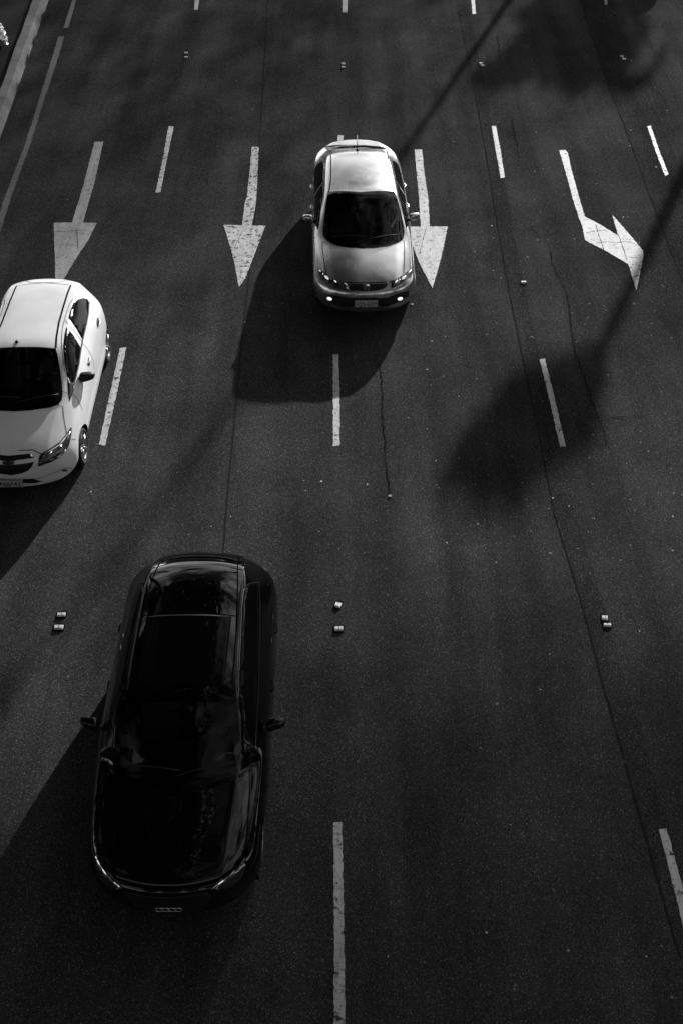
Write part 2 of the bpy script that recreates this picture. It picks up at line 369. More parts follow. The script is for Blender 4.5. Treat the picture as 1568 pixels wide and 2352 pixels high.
# cracks through the painted arrows
for c in ([(1196, 0)],): pass
for c in ([(1047, 0)],): pass
def C6(x, y): return (1500 / 1.22449 + x / (1568 / 420) / 1.22449, 340 / 1.22449 + y / (1568 / 420) / 1.22449)
def C7(x, y): return ((100 + x / 2.24) / 1.22449, (360 + y / 2.24) / 1.22449)
def C1(x, y): return ((820 + x / 3.92) / 1.22449, (360 + y / 3.92) / 1.22449)
for c in ([C6(645, 1092), C6(690, 1230), C6(740, 1370)], [C6(885, 1190), C6(920, 1290), C6(980, 1475)], [C6(650, 1280), C6(770, 1272), C6(860, 1285), C6(960, 1268), C6(1090, 1300)],
          [C6(550, 1180), C6(640, 1160), C6(760, 1145)], [C7(1312, 640), C7(1290, 680), C7(1255, 755)], [C7(125, 740), C7(200, 735), C7(285, 742)], [C7(120, 655), C7(250, 650), C7(335, 648)],
          [C7(262, 640), C7(270, 780)], [C1(1478, 1105), C1(1440, 1250), C1(1410, 1390)], [C6(990, 1440), C6(1140, 1436)]):
    ribbon(gpts(c), .009, .0115, 'crack', tar, None, jit=.006, sub=.06)

# ------------------------------------------------------------------ kerb, verge, weeds
kt_l = [at(75.6, 0, .25), at(0, 207, .25)]; kt_r = [at(97, 0, .25), at(0, 267, .25)]
def ext(a, b, y): t = (y - a.y) / (b.y - a.y); return a.x + (b.x - a.x) * t
bm = bmesh.new(); ys = [4 + k * .5 for k in range(120)]
prev = None
for y in ys:
    xl = ext(kt_l[0], kt_l[1], y) + random.uniform(-.012, .012); xr = ext(kt_r[0], kt_r[1], y)
    ring = [bm.verts.new(p) for p in ((xl, y, -.01), (xl, y, .245), (xl + .01, y, .25), (xr - .02, y, .25), (xr, y, .235), (xr + .05, y, -.01))]
    if prev:
        for k in range(5): bm.faces.new((prev[k], ring[k], ring[k + 1], prev[k + 1]))
    prev = ring
kerb = link('kerb', bm, concrete, smooth=False); props(kerb, 'raised concrete kerb edging the left side of the avenue', 'kerb', kind='structure')
bm = bmesh.new()
for k in range(18):
    y = 5 + k * 3.1
    xl = ext(kt_l[0], kt_l[1], y); xr = ext(kt_r[0], kt_r[1], y)
    a = [bm.verts.new(p) for p in ((xl + .012, y, .2515), (xr - .022, y, .2515), (xr - .022, y + .014, .2515), (xl + .012, y + .014, .2515))]; bm.faces.new(a)
    a = [bm.verts.new(p) for p in ((xr + .003, y, .232), (xr + .053, y, .0), (xr + .053, y + .014, .0), (xr + .003, y + .014, .232))]; bm.faces.new(a)
link('kerb_joint', bm, tar, kerb, smooth=False)
xk = [ext(kt_l[0], kt_l[1], y) for y in (-20, 500)]
vg = link('verge', sheet([[Vector((-60, -20, .12)), Vector((xk[0] - .0, -20, .12)), Vector((xk[1], 500, .12)), Vector((-60, 500, .12))]]), soil, smooth=False)
props(vg, 'black soil strip behind the concrete kerb', 'verge', kind='structure')
def tuft(n, c, spread, h, m, name, label, cat, group=None):
    bm = bmesh.new()
    for _ in range(n):
        a = random.uniform(0, 2 * pi); p = Vector((c[0] + random.gauss(0, spread[0]), c[1] + random.gauss(0, spread[1]), c[2]))
        t = p + Vector((cos(a) * h * .6, sin(a) * h * .6, h * random.uniform(.5, 1))); w = Vector((-sin(a), cos(a), 0)) * .008
        bm.faces.new([bm.verts.new(v) for v in (p - w, p + w, (p + t) / 2 + w * .8 + Vector((0, 0, h * .12)), t)])
    o = link(name, bm, m, smooth=False); props(o, label, cat, group); return o
weed_m = mat('dry_weed', .14, .8)
kx = lambda y: ext(kt_r[0], kt_r[1], y) + .07
for y, lb, n in ((30.2, 'tallest dry weed at the foot of the kerb, by the top edge', 60), (28.6, 'bushy dry weed at the kerb foot, level with the crumpled bag', 50), (27.3, 'low dry weed where the kerb face turns pale', 36), (25.6, 'sparse weed sprouting lowest along the kerb foot', 26)):
    tuft(n, (kx(y), y, 0), (.04, .2), .16, weed_m, 'weed', lb, 'weed', 'dry weeds along the kerb')
# crumpled bag
bm = bmesh.new()
a = at(-6, 55, .3); b = at(17, 104, .3)
axis = (b - a); n = 16; rings = []
for i in range(n + 1):
    t = i / n; p = a.lerp(b, t); r = .13 * (1 - .35 * t) * (sin(pi * min(1, .08 + t * .9)) ** .35) * random.uniform(.85, 1.15)
    d = axis.normalized(); u = d.orthogonal().normalized(); w = d.cross(u)
    rings.append([bm.verts.new(p + (u * cos(2 * pi * k / 12) + w * sin(2 * pi * k / 12)) * r * random.uniform(.75, 1.2)) for k in range(12)])
for i in range(n):
    for k in range(12): bm.faces.new((rings[i][k], rings[i][(k + 1) % 12], rings[i + 1][(k + 1) % 12], rings[i + 1][k]))
bm.faces.new(rings[0]); bm.faces.new(rings[-1])
bagm = mat('glossy_plastic_film', .2, .16, coat=.8)
o = link('plastic_bag', bm, bagm, smooth=False); props(o, 'crumpled shiny grey plastic bag lying on the dark soil behind the kerb', 'bag')

# ------------------------------------------------------------------ road studs
def stud(px, py, w, d, rz, label, broken=False, group='raised road studs between the lanes'):
    p = at(px, py); bm = bmesh.new(); h = .035; w *= .88; d *= .88
    pr = [(-w / 2, -d / 2), (w / 2, -d / 2), (w / 2, d / 2), (-w / 2, d / 2)]
    base = [bm.verts.new((x, y, 0)) for x, y in pr]; mid = [bm.verts.new((x * .98, y * .96, h * .55)) for x, y in pr]; top = [bm.verts.new((x * .86, y * .62, h)) for x, y in pr]
    if broken: top[1].co.x *= .55; top[2].co.z *= .6; mid[0].co.x *= .75
    for A_, B_ in ((base, mid), (mid, top)):
        for k in range(4): bm.faces.new((A_[k], A_[(k + 1) % 4], B_[(k + 1) % 4], B_[k]))
    bm.faces.new(top)
    r = link('road_stud', bm, stud_m, smooth=False); r.location = (p.x, p.y, 0.0); r.rotation_euler = (0, 0, rz)
    props(r, label, 'road stud', group)
    bm = bmesh.new(); box(bm, Vector((w * .04, 0, h + .0015)), (.006, d * .6, .003), bev=0); o = link('groove', bm, tar, r, smooth=False)
    bm = bmesh.new(); rr = [(-.66, -.85), (-.1, -.95), (.6, -.8), (.68, .1), (.6, .85), (0, .98), (-.62, .82), (-.7, 0)]
    bm.faces.new([bm.verts.new((x * w * 1.0, y * d * 1.0, .0068)) for x, y in rr]); link('glue_pad', bm, tar, r, smooth=False)
    return r
S = [(142, 1413, .125, .07, .03, 'upper stud of the pair between the white car and the black car'), (136, 1442, .135, .085, 0, 'lower stud of the pair between the white car and the black car'),
     (776, 1391, .095, .10, -.3, 'tilted broken stud right of the black car roof'), (777.5, 1445, .13, .085, .03, 'square stud with a dark groove, right of the black car roof'),
     (1387, 1420, .095, .08, -.05, 'upper stud of the touching pair at the lower right'), (1393, 1437, .12, .06, -.05, 'lower stud of the touching pair at the lower right'),
     (1201, 650, .11, .07, 0, 'lone stud below the gap between the straight and the bent arrow'),
     (428, 123, .10, .08, 0, 'upper stud of the pair nearest the kerb at the top'), (428, 133, .10, .08, 0, 'lower stud of the pair nearest the kerb at the top'),
     (788, 148, .10, .08, 0, 'upper stud of the pair straight above the silver car'), (788, 156, .10, .08, 0, 'lower stud of the pair straight above the silver car'),
     (1103, 147, .10, .08, 0, 'upper stud of the pair beside the thin diagonal shadow'), (1107, 152, .10, .08, 0, 'lower stud of the pair beside the thin diagonal shadow'),
     (1427, 131, .10, .08, 0, 'upper stud of the pair inside the large shadow at the top right'), (1432, 137, .10, .08, 0, 'lower stud of the pair inside the large shadow at the top right')]
for i, (x, y, w, d, r, lb) in enumerate(S): stud(x, y, w, d, r, lb, broken=(i == 2))

# ------------------------------------------------------------------ pale litter strewn on the asphalt (petals, grit)
bm = bmesh.new()
def fleck(p, r):
    n = random.choice((4, 5, 6)); a0 = random.uniform(0, 6); el_ = random.uniform(.5, 1)
    v0 = [bm.verts.new((p.x + cos(a0 + 2 * pi * k / n) * r * random.uniform(.6, 1.1), p.y + sin(a0 + 2 * pi * k / n) * r * el_, .0145 + random.uniform(0, .004))) for k in range(n)]
    bm.faces.new(v0)
for _ in range(1000):
    X = 1568 * (random.random() ** .55); Y = random.uniform(0, 1300) if random.random() < .8 else random.uniform(0, 2300)
    if random.random() > (X / 1568) ** 1.3 + .06: continue
    fleck(at(X, Y), random.choice((.006, .008, .01, .012, .015)) * random.uniform(.7, 1.2))
for x, y, r in ((1447, 300, .026), (1410, 330, .022), (1518, 275, .02), (1505, 385, .03), (1440, 500, .024), (1530, 255, .02), (1345, 455, .022), (1210, 592, .024), (1114, 838, .022), (1096, 1205, .024), (895, 1140, .03), (738, 1107, .024), (843, 1114, .02), (210, 1131, .03), (1262, 1272, .026), (1132, 548, .02),
                (1128, 520, .02), (1117, 770, .022), (946, 700, .03), (1220, 775, .02), (887, 1308, .02), (1140, 1618, .028), (980, 850, .02), (158, 1556, .024), (1000, 1060, .02), (1326, 460, .018), (1430, 500, .02), (1454, 700, .018)):
    fleck(at(x, y), r)
for f in bm.faces:
    f.normal_update()
    if f.normal.z < 0: f.normal_flip()
me = bpy.data.meshes.new('litter'); bm.to_mesh(me); bm.free()
o = linkme('litter', me, fleck_m, smooth=False); props(o, 'pale petals and grit strewn over the right-hand lanes', 'litter', kind='stuff')

# ------------------------------------------------------------------ cars
def interp(tab, y):
    if y <= tab[0][0]: return tab[0][1]
    for (a, va), (b, vb) in zip(tab[:-1], tab[1:]):
        if y <= b: return va + (vb - va) * (y - a) / (b - a)
    return tab[-1][1]
class Car:
    """body shell grown from cross sections; local y = 0 at the nose, growing to the tail"""
    def __init__(s, name, label, cat, loc, yaw, paint_, stations, bow, wheels, R, arch, creases=((7, .75), (5, .3), (4, .25)), ringcrease=None):
        s.root = props(empty(name, loc, radians(yaw)), label, cat)
        bpy.context.view_layer.update()
        s.mw = Matrix.Translation(loc) @ Matrix.Rotation(radians(yaw), 4, 'Z'); s.inv = s.mw.inverted(); s.paint = paint_
        bm = bmesh.new(); rings = []
        for y, pts in stations:
            b = interp(bow, y); wf = 1.03 * (1.15 if y == 0 else 1.07 if y == stations[1][0] else 1.1 if y == stations[-1][0] else 1); pts = [(x * wf, z) for x, z in pts]
            f = lambda x: y + b * (abs(x) / .9) ** 2.8
            right = [bm.verts.new((x, f(x), z)) for x, z in pts]
            left = [bm.verts.new((-x, f(x), z)) for x, z in pts[1:-1]]
            rings.append(right + left[::-1])
        N = len(rings[0]); K = len(stations[0][1])
        for a, b in zip(rings[:-1], rings[1:]):
            for k in range(N): bm.faces.new((a[k], a[(k + 1) % N], b[(k + 1) % N], b[k]))
        for r in (rings[0], rings[-1]):
            # fill the end: pair points bottom to top, on both halves
            L = [r[0]] + [r[N - k] for k in range(1, K - 1)] + [r[K - 1]]; Rr = r[:K]
            for half in (Rr, L):
                i, j = 0, K - 1
                while j - i >= 3:
                    bm.faces.new((half[i], half[i + 1], half[j - 1], half[j])); i += 1; j -= 1
                if j - i == 2: bm.faces.new((half[i], half[i + 1], half[j]))
        cl = bm.edges.layers.float.get('crease_edge') or bm.edges.layers.float.new('crease_edge')
        for i, (a, b) in enumerate(zip(rings[:-1], rings[1:])):
            for k, c in creases:
                for kk in (k, N - k):
                    e = bm.edges.get((a[kk % N], b[kk % N]))
                    if e: e[cl] = c
        for r, cv in zip(rings, ringcrease or [0] * len(rings)):
            if cv:
                for k in range(4, N - 3):
                    e = bm.edges.get((r[k], r[(k + 1) % N]))
                    if e: e[cl] = cv
        s.body = link('body', bm, [paint_, void_m], s.root)
        subsurf(s.body, 3)
        bm = bmesh.new(); bm.from_mesh(s.body.data); bmesh.ops.recalc_face_normals(bm, faces=bm.faces)
        s.bvh = BVHTree.FromBMesh(bm)
        # wheel openings
        dead = [f for f in bm.faces if abs(f.calc_center_median().x) > .5 and any((f.calc_center_median().y - wy) ** 2 + (f.calc_center_median().z - R) ** 2 < arch ** 2 for wy in wheels)]
        bmesh.ops.delete(bm, geom=dead, context='FACES')
        for v in bm.verts:
            if v.is_boundary and abs(v.co.x) > .6:
                for wy in wheels:
                    d = Vector((v.co.y - wy, v.co.z - R)); 
                    if d.length < arch * 1.25 and d.length > 0: d = d.normalized() * arch; v.co.y = wy + d.x; v.co.z = max(R + d.y, .12)
        s.bm = bm
        for wy in wheels:
            for sg in (-1, 1): s.wheel(wy, sg, R, arch)
    def finish(s):
        s.bm.to_mesh(s.body.data); s.bm.free()
        s.body.data.polygons.foreach_set('use_smooth', [True] * len(s.body.data.polygons))
    def wheel(s, wy, sg, R, arch):
        w = empty('wheel', (0, 0, 0), 0, s.root); xo = sg * .90; wd = .2
        def lathe(bm, prof, seg=40):
            rings = [[bm.verts.new((xo - sg * x, wy + r * cos(2 * pi * k / seg), R + r * sin(2 * pi * k / seg))) for k in range(seg)] for r, x in prof]
            for a, b in zip(rings[:-1], rings[1:]):
                for k in range(seg): bm.faces.new((a[k], a[(k + 1) % seg], b[(k + 1) % seg], b[k]))
            return rings
        bm = bmesh.new(); lathe(bm, [(.205, .03), (.235, .005), (.27, 0), (R - .02, .02), (R - .003, .04), (R - .003, .17), (R - .03, .2), (.2, .2)]); link('tyre', bm, rubber, w)
        bm = bmesh.new(); lathe(bm, [(.222, .012), (.21, .012), (.2, .03), (.19, .13), (.05, .15), (.001, .15)])
        for k in range(5):
            a = 2 * pi * k / 5 + .3
            for da in (-.13, .13):
                c0 = Vector((xo - sg * .035, wy + .045 * cos(a), R + .045 * sin(a))); c1 = Vector((xo - sg * .025, wy + .205 * cos(a + da), R + .205 * sin(a + da)))
                tube(bm, [c0, (c0 + c1) / 2 + Vector((sg * .008, 0, 0)), c1], [.019, .015, .017], 8)
        r = lathe(bm, [(.001, .018), (.05, .02), (.055, .04)], 20)
        link('rim', bm, alloy, w)
        bm = bmesh.new(); seg = 28
        r0 = [bm.verts.new((sg * .87, wy + (arch + .004) * cos(pi * k / seg), R + (arch + .004) * sin(pi * k / seg) if k not in (0, seg) else .16)) for k in range(seg + 1)]
        r1 = [bm.verts.new((sg * .5, v.co.y, v.co.z)) for v in r0]
        for k in range(seg): bm.faces.new((r0[k], r0[k + 1], r1[k + 1], r1[k]))
        bm.faces.new(r1); link('arch_liner', bm, void_m, s.root)
    # --- measuring on the shell
    def ray(s, px, py):
        o = s.inv @ Vector((0, 0, CAM_H)); d = (s.inv.to_3x3() @ (FW * FPX + RT * (px - CX) - UP * (py - CY))).normalized()
        h = s.bvh.ray_cast(o, d)
        if h[0] is not None: return h[0], h[1]
        q = s.inv @ at(px, py, .8); h = s.bvh.find_nearest(q); return h[0], h[1]
    def project(s, mode, a, b, sg=1):
        if mode == 'cam': p, n = s.ray(a, b)
        else:
            o, d = {'top': (Vector((a, b, 5)), Vector((0, 0, -1))), 'front': (Vector((a, -5, b)), Vector((0, 1, 0))), 'side': (Vector((5 * sg, a, b)), Vector((-sg, 0, 0))), 'rear': (Vector((a, 12, b)), Vector((0, -1, 0)))}[mode]
            h = s.bvh.ray_cast(o, d); p, n = h[0], h[1]
            if p is None:
                q = {'top': (a, b, .9), 'front': (a, 0, b), 'side': (.85 * sg, a, b), 'rear': (a, 5, b)}[mode]; h = s.bvh.find_nearest(Vector(q)); p, n = h[0], h[1]
        ref = Vector((0, 0, 0)) if mode != 'cam' else (s.inv @ Vector((0, 0, CAM_H))) - p
        if mode == 'cam' and n.dot(ref) < 0: n = -n
        return p, n
    def patch(s, name, mode, poly, m, eps=.004, grid=.05, parent=None, mirror=False, both=False, sg=1, raise_=0.0, label=None, skirt=True):
        bm = bmesh.new()
        us = [p[0] for p in poly]; vs_ = [p[1] for p in poly]
        V = [bm.verts.new((p[0], p[1], 0)) for p in poly]
        for tri in tessellate_polygon([[Vector((p[0], p[1], 0)) for p in poly]]):
            try: bm.faces.new([V[i] for i in tri])
            except ValueError: pass
        for ax, lo, hi in ((0, min(us), max(us)), (1, min(vs_), max(vs_))):
            k = math.ceil((lo + 1e-4) / grid)
            while k * grid < hi - 1e-4:
                co = [0, 0, 0]; co[ax] = k * grid; no = [0, 0, 0]; no[ax] = 1
                bmesh.ops.bisect_plane(bm, geom=bm.verts[:] + bm.edges[:] + bm.faces[:], plane_co=co, plane_no=no, dist=1e-6); k += 1
        loc = {}
        for v in bm.verts:
            p, n = s.project(mode, v.co.x, v.co.y, sg); loc[v] = (p, n)
        for v, (p, n) in loc.items(): v.co = p + n * (eps + raise_)
        bmesh.ops.recalc_face_normals(bm, faces=bm.faces)
        c = s.inv.to_3x3() @ Vector((0, -.6, .8))
        avg = sum((f.normal * f.calc_area() for f in bm.faces), Vector())
        ctr = sum((v.co for v in bm.verts), Vector()) / max(1, len(bm.verts)) - Vector((0, 2.2, .5))
        if avg.dot(ctr) < 0: bmesh.ops.reverse_faces(bm, faces=bm.faces)
        if skirt:   # give the piece an edge that goes down into the body
            be = [e for e in bm.edges if e.is_boundary]
            r = bmesh.ops.extrude_edge_only(bm, edges=be)
            nv = [v for v in r['geom'] if isinstance(v, bmesh.types.BMVert)]
            for v in nv:
                h = s.bvh.find_nearest(v.co)
                if h[0] is not None: v.co = v.co + (h[0] - v.co) * 1.4
        if mirror:
            for v in bm.verts: v.co.x = -v.co.x
            bmesh.ops.reverse_faces(bm, faces=bm.faces)
        me = bpy.data.meshes.new(name); bm.to_mesh(me)
        o = linkme(name, me, m, parent or s.root)
        if label: o['label'] = label
        if both:
            for v in bm.verts: v.co.x = -v.co.x
            bmesh.ops.reverse_faces(bm, faces=bm.faces)
            me = bpy.data.meshes.new(name); bm.to_mesh(me); linkme(name, me, m, parent or s.root)
        bm.free(); return o
    def line(s, name, mode, pts, w, m, eps=.0035, parent=None, both=False, sg=1, mirror=False, sub=None):
        """ribbon w metres wide lying on the shell"""
        P = []
        n0 = sub or 8
        for a, b in zip(pts[:-1], pts[1:]):
            for k in range(n0): P.append((a[0] + (b[0] - a[0]) * k / n0, a[1] + (b[1] - a[1]) * k / n0))
        P.append(pts[-1])
        PN = [s.project(mode, a, b, sg) for a, b in P]
        out_ = []
        bm = bmesh.new(); prev = None
        for i, (p, n) in enumerate(PN):
            d = (PN[min(i + 1, len(PN) - 1)][0] - PN[max(i - 1, 0)][0])
            if d.length < 1e-6: continue
            c = d.normalized().cross(n).normalized() * w / 2
            a = bm.verts.new(p + n * eps + c); b = bm.verts.new(p + n * eps - c)
            if prev: bm.faces.new((prev[0], prev[1], b, a))
            prev = (a, b)
        for sgn in ([1, -1] if both else [-1 if mirror else 1]):
            b2 = bm.copy()
            for v in b2.verts: v.co.x *= sgn
            me = bpy.data.meshes.new(name); b2.to_mesh(me); b2.free(); linkme(name, me, m, parent or s.root)
        bm.free()
    def ring(s, name, mode, poly, w, m, eps=.005, parent=None, both=False, sg=1, mirror=False): s.line(name, mode, list(poly) + [poly[0]], w, m, eps, parent, both, sg, mirror, sub=3)
    def hole(s, mode, poly, sg=1, inset=.93):
        """open the shell where a see-through pane sits"""
        cx_ = sum(p[0] for p in poly) / len(poly); cy_ = sum(p[1] for p in poly) / len(poly)
        q = [s.project(mode, cx_ + (p[0] - cx_) * inset, cy_ + (p[1] - cy_) * inset, sg)[0] for p in poly]
        q2 = [(v.x, v.y) for v in q]
        def inside(x, y):
            c = False; j = len(q2) - 1
            for i in range(len(q2)):
                if (q2[i][1] > y) != (q2[j][1] > y) and x < (q2[j][0] - q2[i][0]) * (y - q2[i][1]) / (q2[j][1] - q2[i][1]) + q2[i][0]: c = not c
                j = i
            return c
        dead = [f for f in s.bm.faces if f.calc_center_median().z > .8 and inside(abs(f.calc_center_median().x) * (1 if mode != 'cam' else 1) if False else f.calc_center_median().x, f.calc_center_median().y)]
        bmesh.ops.delete(s.bm, geom=dead, context='FACES')
    def add(s, name, bm, m, parent=None, smooth=True, lv=0, label=None):
        o = link(name, bm, m, parent or s.root, smooth)
        if lv: subsurf(o, lv)
        if label: o['label'] = label
        return o
def H10(zb, ws, wl, wm, zl, zs, wb, zbt, p6, p7, p8, z9):
    return [(0, zb), (ws, zb), (wl, zb + .06), (wm, zl), (wm, zs), (wb, zbt), p6, p7, p8, (0, z9)]

# --- silver saloon
ST = [(0.00, [(0, .24), (.42, .24), (.58, .27), (.62, .36), (.62, .46), (.58, .54), (.48, .58), (.36, .6), (.2, .61), (0, .61)]),
      (0.05, [(0, .20), (.58, .2), (.78, .24), (.84, .36), (.84, .52), (.80, .62), (.67, .67), (.50, .69), (.26, .70), (0, .705)]),
      (0.28, H10(.18, .70, .86, .90, .4, .58, .83, .71, (.7, .765), (.52, .785), (.28, .8), .805)),
      (0.62, H10(.18, .7, .85, .90, .42, .66, .85, .80, (.72, .855), (.55, .875), (.3, .895), .90)),
      (0.95, H10(.18, .7, .86, .905, .42, .70, .86, .86, (.75, .915), (.58, .94), (.3, .96), .965)),
      (1.08, H10(.18, .7, .86, .905, .42, .72, .865, .885, (.77, .935), (.62, .965), (.3, .985), .99)),
      (1.55, H10(.18, .7, .86, .905, .42, .75, .875, .91, (.79, 1.02), (.69, 1.12), (.38, 1.185), 1.20)),
      (2.12, H10(.18, .7, .86, .905, .42, .77, .875, .94, (.77, 1.15), (.645, 1.335), (.4, 1.395), 1.41)),
      (2.35, H10(.18, .7, .86, .905, .42, .77, .875, .945, (.765, 1.17), (.63, 1.37), (.38, 1.43), 1.445)),
      (3.20, H10(.18, .7, .86, .905, .42, .78, .87, .955, (.76, 1.17), (.60, 1.385), (.36, 1.44), 1.455)),
      (3.95, H10(.18, .7, .86, .90, .42, .79, .86, .97, (.745, 1.13), (.575, 1.32), (.35, 1.375), 1.39)),
      (4.55, H10(.20, .7, .84, .88, .45, .80, .83, .975, (.70, 1.035), (.54, 1.10), (.32, 1.125), 1.13)),
      (4.85, H10(.22, .66, .82, .86, .47, .80, .80, .97, (.66, 1.03), (.50, 1.065), (.28, 1.08), 1.085)),
      (5.10, H10(.25, .6, .74, .79, .5, .80, .74, .95, (.60, 1.01), (.46, 1.04), (.26, 1.055), 1.06)),
      (5.20, [(0, .3), (.4, .3), (.56, .36), (.6, .5), (.6, .78), (.56, .9), (.48, .95), (.38, .97), (.2, .985), (0, .99)])]
silver_car = Car('silver_car', 'silver four-door saloon with a roof aerial, driving in the middle lane', 'car', (.43, 15.62, 0), 1.7, silver, ST,
                 [(0, .42), (1.1, .42), (2.1, .03), (4.0, -.1), (5.2, -.5)], (.95, 4.0), .31, .35)

# --- white hatchback
ST = [(0.00, [(0, .24), (.42, .24), (.58, .27), (.62, .36), (.62, .47), (.58, .57), (.48, .62), (.36, .66), (.2, .68), (0, .69)]),
      (0.05, [(0, .20), (.55, .2), (.74, .24), (.80, .36), (.80, .52), (.76, .63), (.64, .70), (.48, .735), (.25, .75), (0, .76)]),
      (0.28, H10(.18, .68, .82, .87, .4, .60, .82, .75, (.69, .80), (.52, .83), (.28, .85), .86)),
      (0.60, H10(.18, .7, .85, .89, .42, .68, .84, .84, (.71, .90), (.55, .93), (.3, .95), .955)),
      (0.80, H10(.18, .7, .86, .895, .42, .72, .85, .90, (.74, .96), (.58, .99), (.3, 1.01), 1.02)),
      (0.92, H10(.18, .7, .86, .895, .42, .73, .855, .92, (.76, .985), (.61, 1.02), (.3, 1.045), 1.05)),
      (1.35, H10(.18, .7, .86, .895, .42, .76, .865, .95, (.77, 1.08), (.66, 1.2), (.37, 1.26), 1.27)),
      (1.82, H10(.18, .7, .86, .895, .42, .78, .865, .98, (.755, 1.19), (.62, 1.38), (.38, 1.44), 1.45)),
      (2.05, H10(.18, .7, .86, .895, .42, .79, .865, .99, (.75, 1.21), (.60, 1.42), (.36, 1.475), 1.485)),
      (2.80, H10(.18, .7, .86, .90, .42, .80, .87, 1.01, (.74, 1.22), (.575, 1.43), (.35, 1.48), 1.49)),
      (3.50, H10(.18, .7, .86, .905, .42, .82, .88, 1.02, (.72, 1.22), (.56, 1.42), (.34, 1.465), 1.475)),
      (3.84, H10(.22, .7, .85, .90, .45, .84, .87, 1.03, (.70, 1.19), (.54, 1.36), (.32, 1.41), 1.42)),
      (4.05, H10(.25, .62, .78, .82, .5, .84, .77, 1.0, (.62, 1.1), (.47, 1.2), (.28, 1.24), 1.25)),
      (4.14, [(0, .3), (.4, .3), (.56, .36), (.6, .5), (.6, .78), (.56, .88), (.48, .94), (.38, .98), (.2, 1.0), (0, 1.0)])]
white_car = Car('white_car', 'white five-door hatchback cut off by the left edge of the view', 'car', (-4.82, 11.12, 0), 1.0, white, ST,
                [(0, .42), (.9, .38), (1.8, .03), (3.4, -.1), (4.0, -.35)], (.86, 3.46), .31, .345)

# --- black sport utility car
ST = [(0.00, [(0, .30), (.44, .3), (.6, .33), (.66, .42), (.66, .55), (.62, .66), (.52, .72), (.38, .76), (.2, .79), (0, .80)]),
      (0.05, [(0, .26), (.58, .26), (.77, .3), (.83, .42), (.83, .62), (.79, .74), (.67, .82), (.5, .86), (.25, .885), (0, .895)]),
      (0.28, H10(.24, .68, .85, .90, .45, .70, .85, .86, (.72, .92), (.54, .955), (.28, .975), .985)),
      (0.65, H10(.24, .7, .88, .92, .48, .78, .87, .94, (.74, 1.0), (.57, 1.035), (.3, 1.055), 1.06)),
      (1.00, H10(.24, .7, .89, .925, .48, .82, .885, .99, (.77, 1.045), (.60, 1.08), (.3, 1.10), 1.105)),
      (1.12, H10(.24, .7, .89, .925, .48, .83, .89, 1.01, (.79, 1.065), (.64, 1.11), (.3, 1.13), 1.14)),
      (1.45, H10(.24, .7, .89, .925, .48, .85, .895, 1.04, (.80, 1.17), (.68, 1.3), (.37, 1.37), 1.385)),
      (1.85, H10(.24, .7, .89, .925, .48, .87, .895, 1.07, (.785, 1.31), (.63, 1.52), (.38, 1.585), 1.60)),
      (2.10, H10(.24, .7, .89, .925, .48, .88, .895, 1.08, (.775, 1.34), (.61, 1.575), (.37, 1.635), 1.65)),
      (2.90, H10(.24, .7, .89, .925, .48, .89, .89, 1.09, (.765, 1.35), (.60, 1.60), (.36, 1.66), 1.67)),
      (3.60, H10(.24, .7, .89, .925, .48, .90, .88, 1.10, (.74, 1.34), (.575, 1.565), (.35, 1.625), 1.635)),
      (3.95, H10(.28, .7, .88, .92, .5, .90, .88, 1.10, (.71, 1.28), (.55, 1.48), (.33, 1.53), 1.54)),
      (4.30, H10(.32, .66, .85, .90, .55, .90, .865, 1.07, (.66, 1.15), (.50, 1.24), (.3, 1.27), 1.28)),
      (4.50, [(0, .36), (.42, .36), (.6, .42), (.66, .55), (.66, .82), (.62, .94), (.5, 1.0), (.4, 1.04), (.2, 1.06), (0, 1.06)])]
black_car = Car('black_car', 'glossy black sport utility car with a glass roof panel, nearest the bottom edge', 'car', (-1.76, 4.62, 0), -.25, blackp, ST,
                [(0, .42), (1.1, .42), (1.85, .05), (3.6, -.08), (4.5, -.24)], (.9, 3.66), .345, .385)
def cropf(ox, oy, s): return lambda *pts: [((ox + x / s) / 1.22449, (oy + y / s) / 1.22449) for x, y in pts]
K1 = cropf(820, 360, 3.92); K2 = cropf(0, 740, 3.5625); K2b = cropf(0, 1160, 5.6); K3 = cropf(200, 1500, 2.0629)
def blob(c, rx, ry, n=12, rot=0.0): return [(c[0] + rx * cos(2 * pi * k / n) * cos(rot) - ry * sin(2 * pi * k / n) * sin(rot), c[1] + rx * cos(2 * pi * k / n) * sin(rot) + ry * sin(2 * pi * k / n) * cos(rot)) for k in range(n)]
def full(car, px):
    """right-half outline measured on the shell -> whole outline in plan (x, y)"""
    q = [car.ray(*p)[0] for p in px]; q = [(max(0.0, v.x), v.y) for v in q]
    return q + [(-x, y) for x, y in q[::-1] if x > 0.02]
def ellipsoid(bm, c, r, rot=None, seg=16):
    g = bmesh.ops.create_uvsphere(bm, u_segments=seg, v_segments=seg // 2 + 2, radius=1)
    bmesh.ops.transform(bm, matrix=Matrix.Translation(c) @ (rot.to_matrix().to_4x4() if rot else Matrix.Identity(4)) @ Matrix.Diagonal((r[0], r[1], r[2], 1)), verts=g['verts'])
from mathutils import Euler
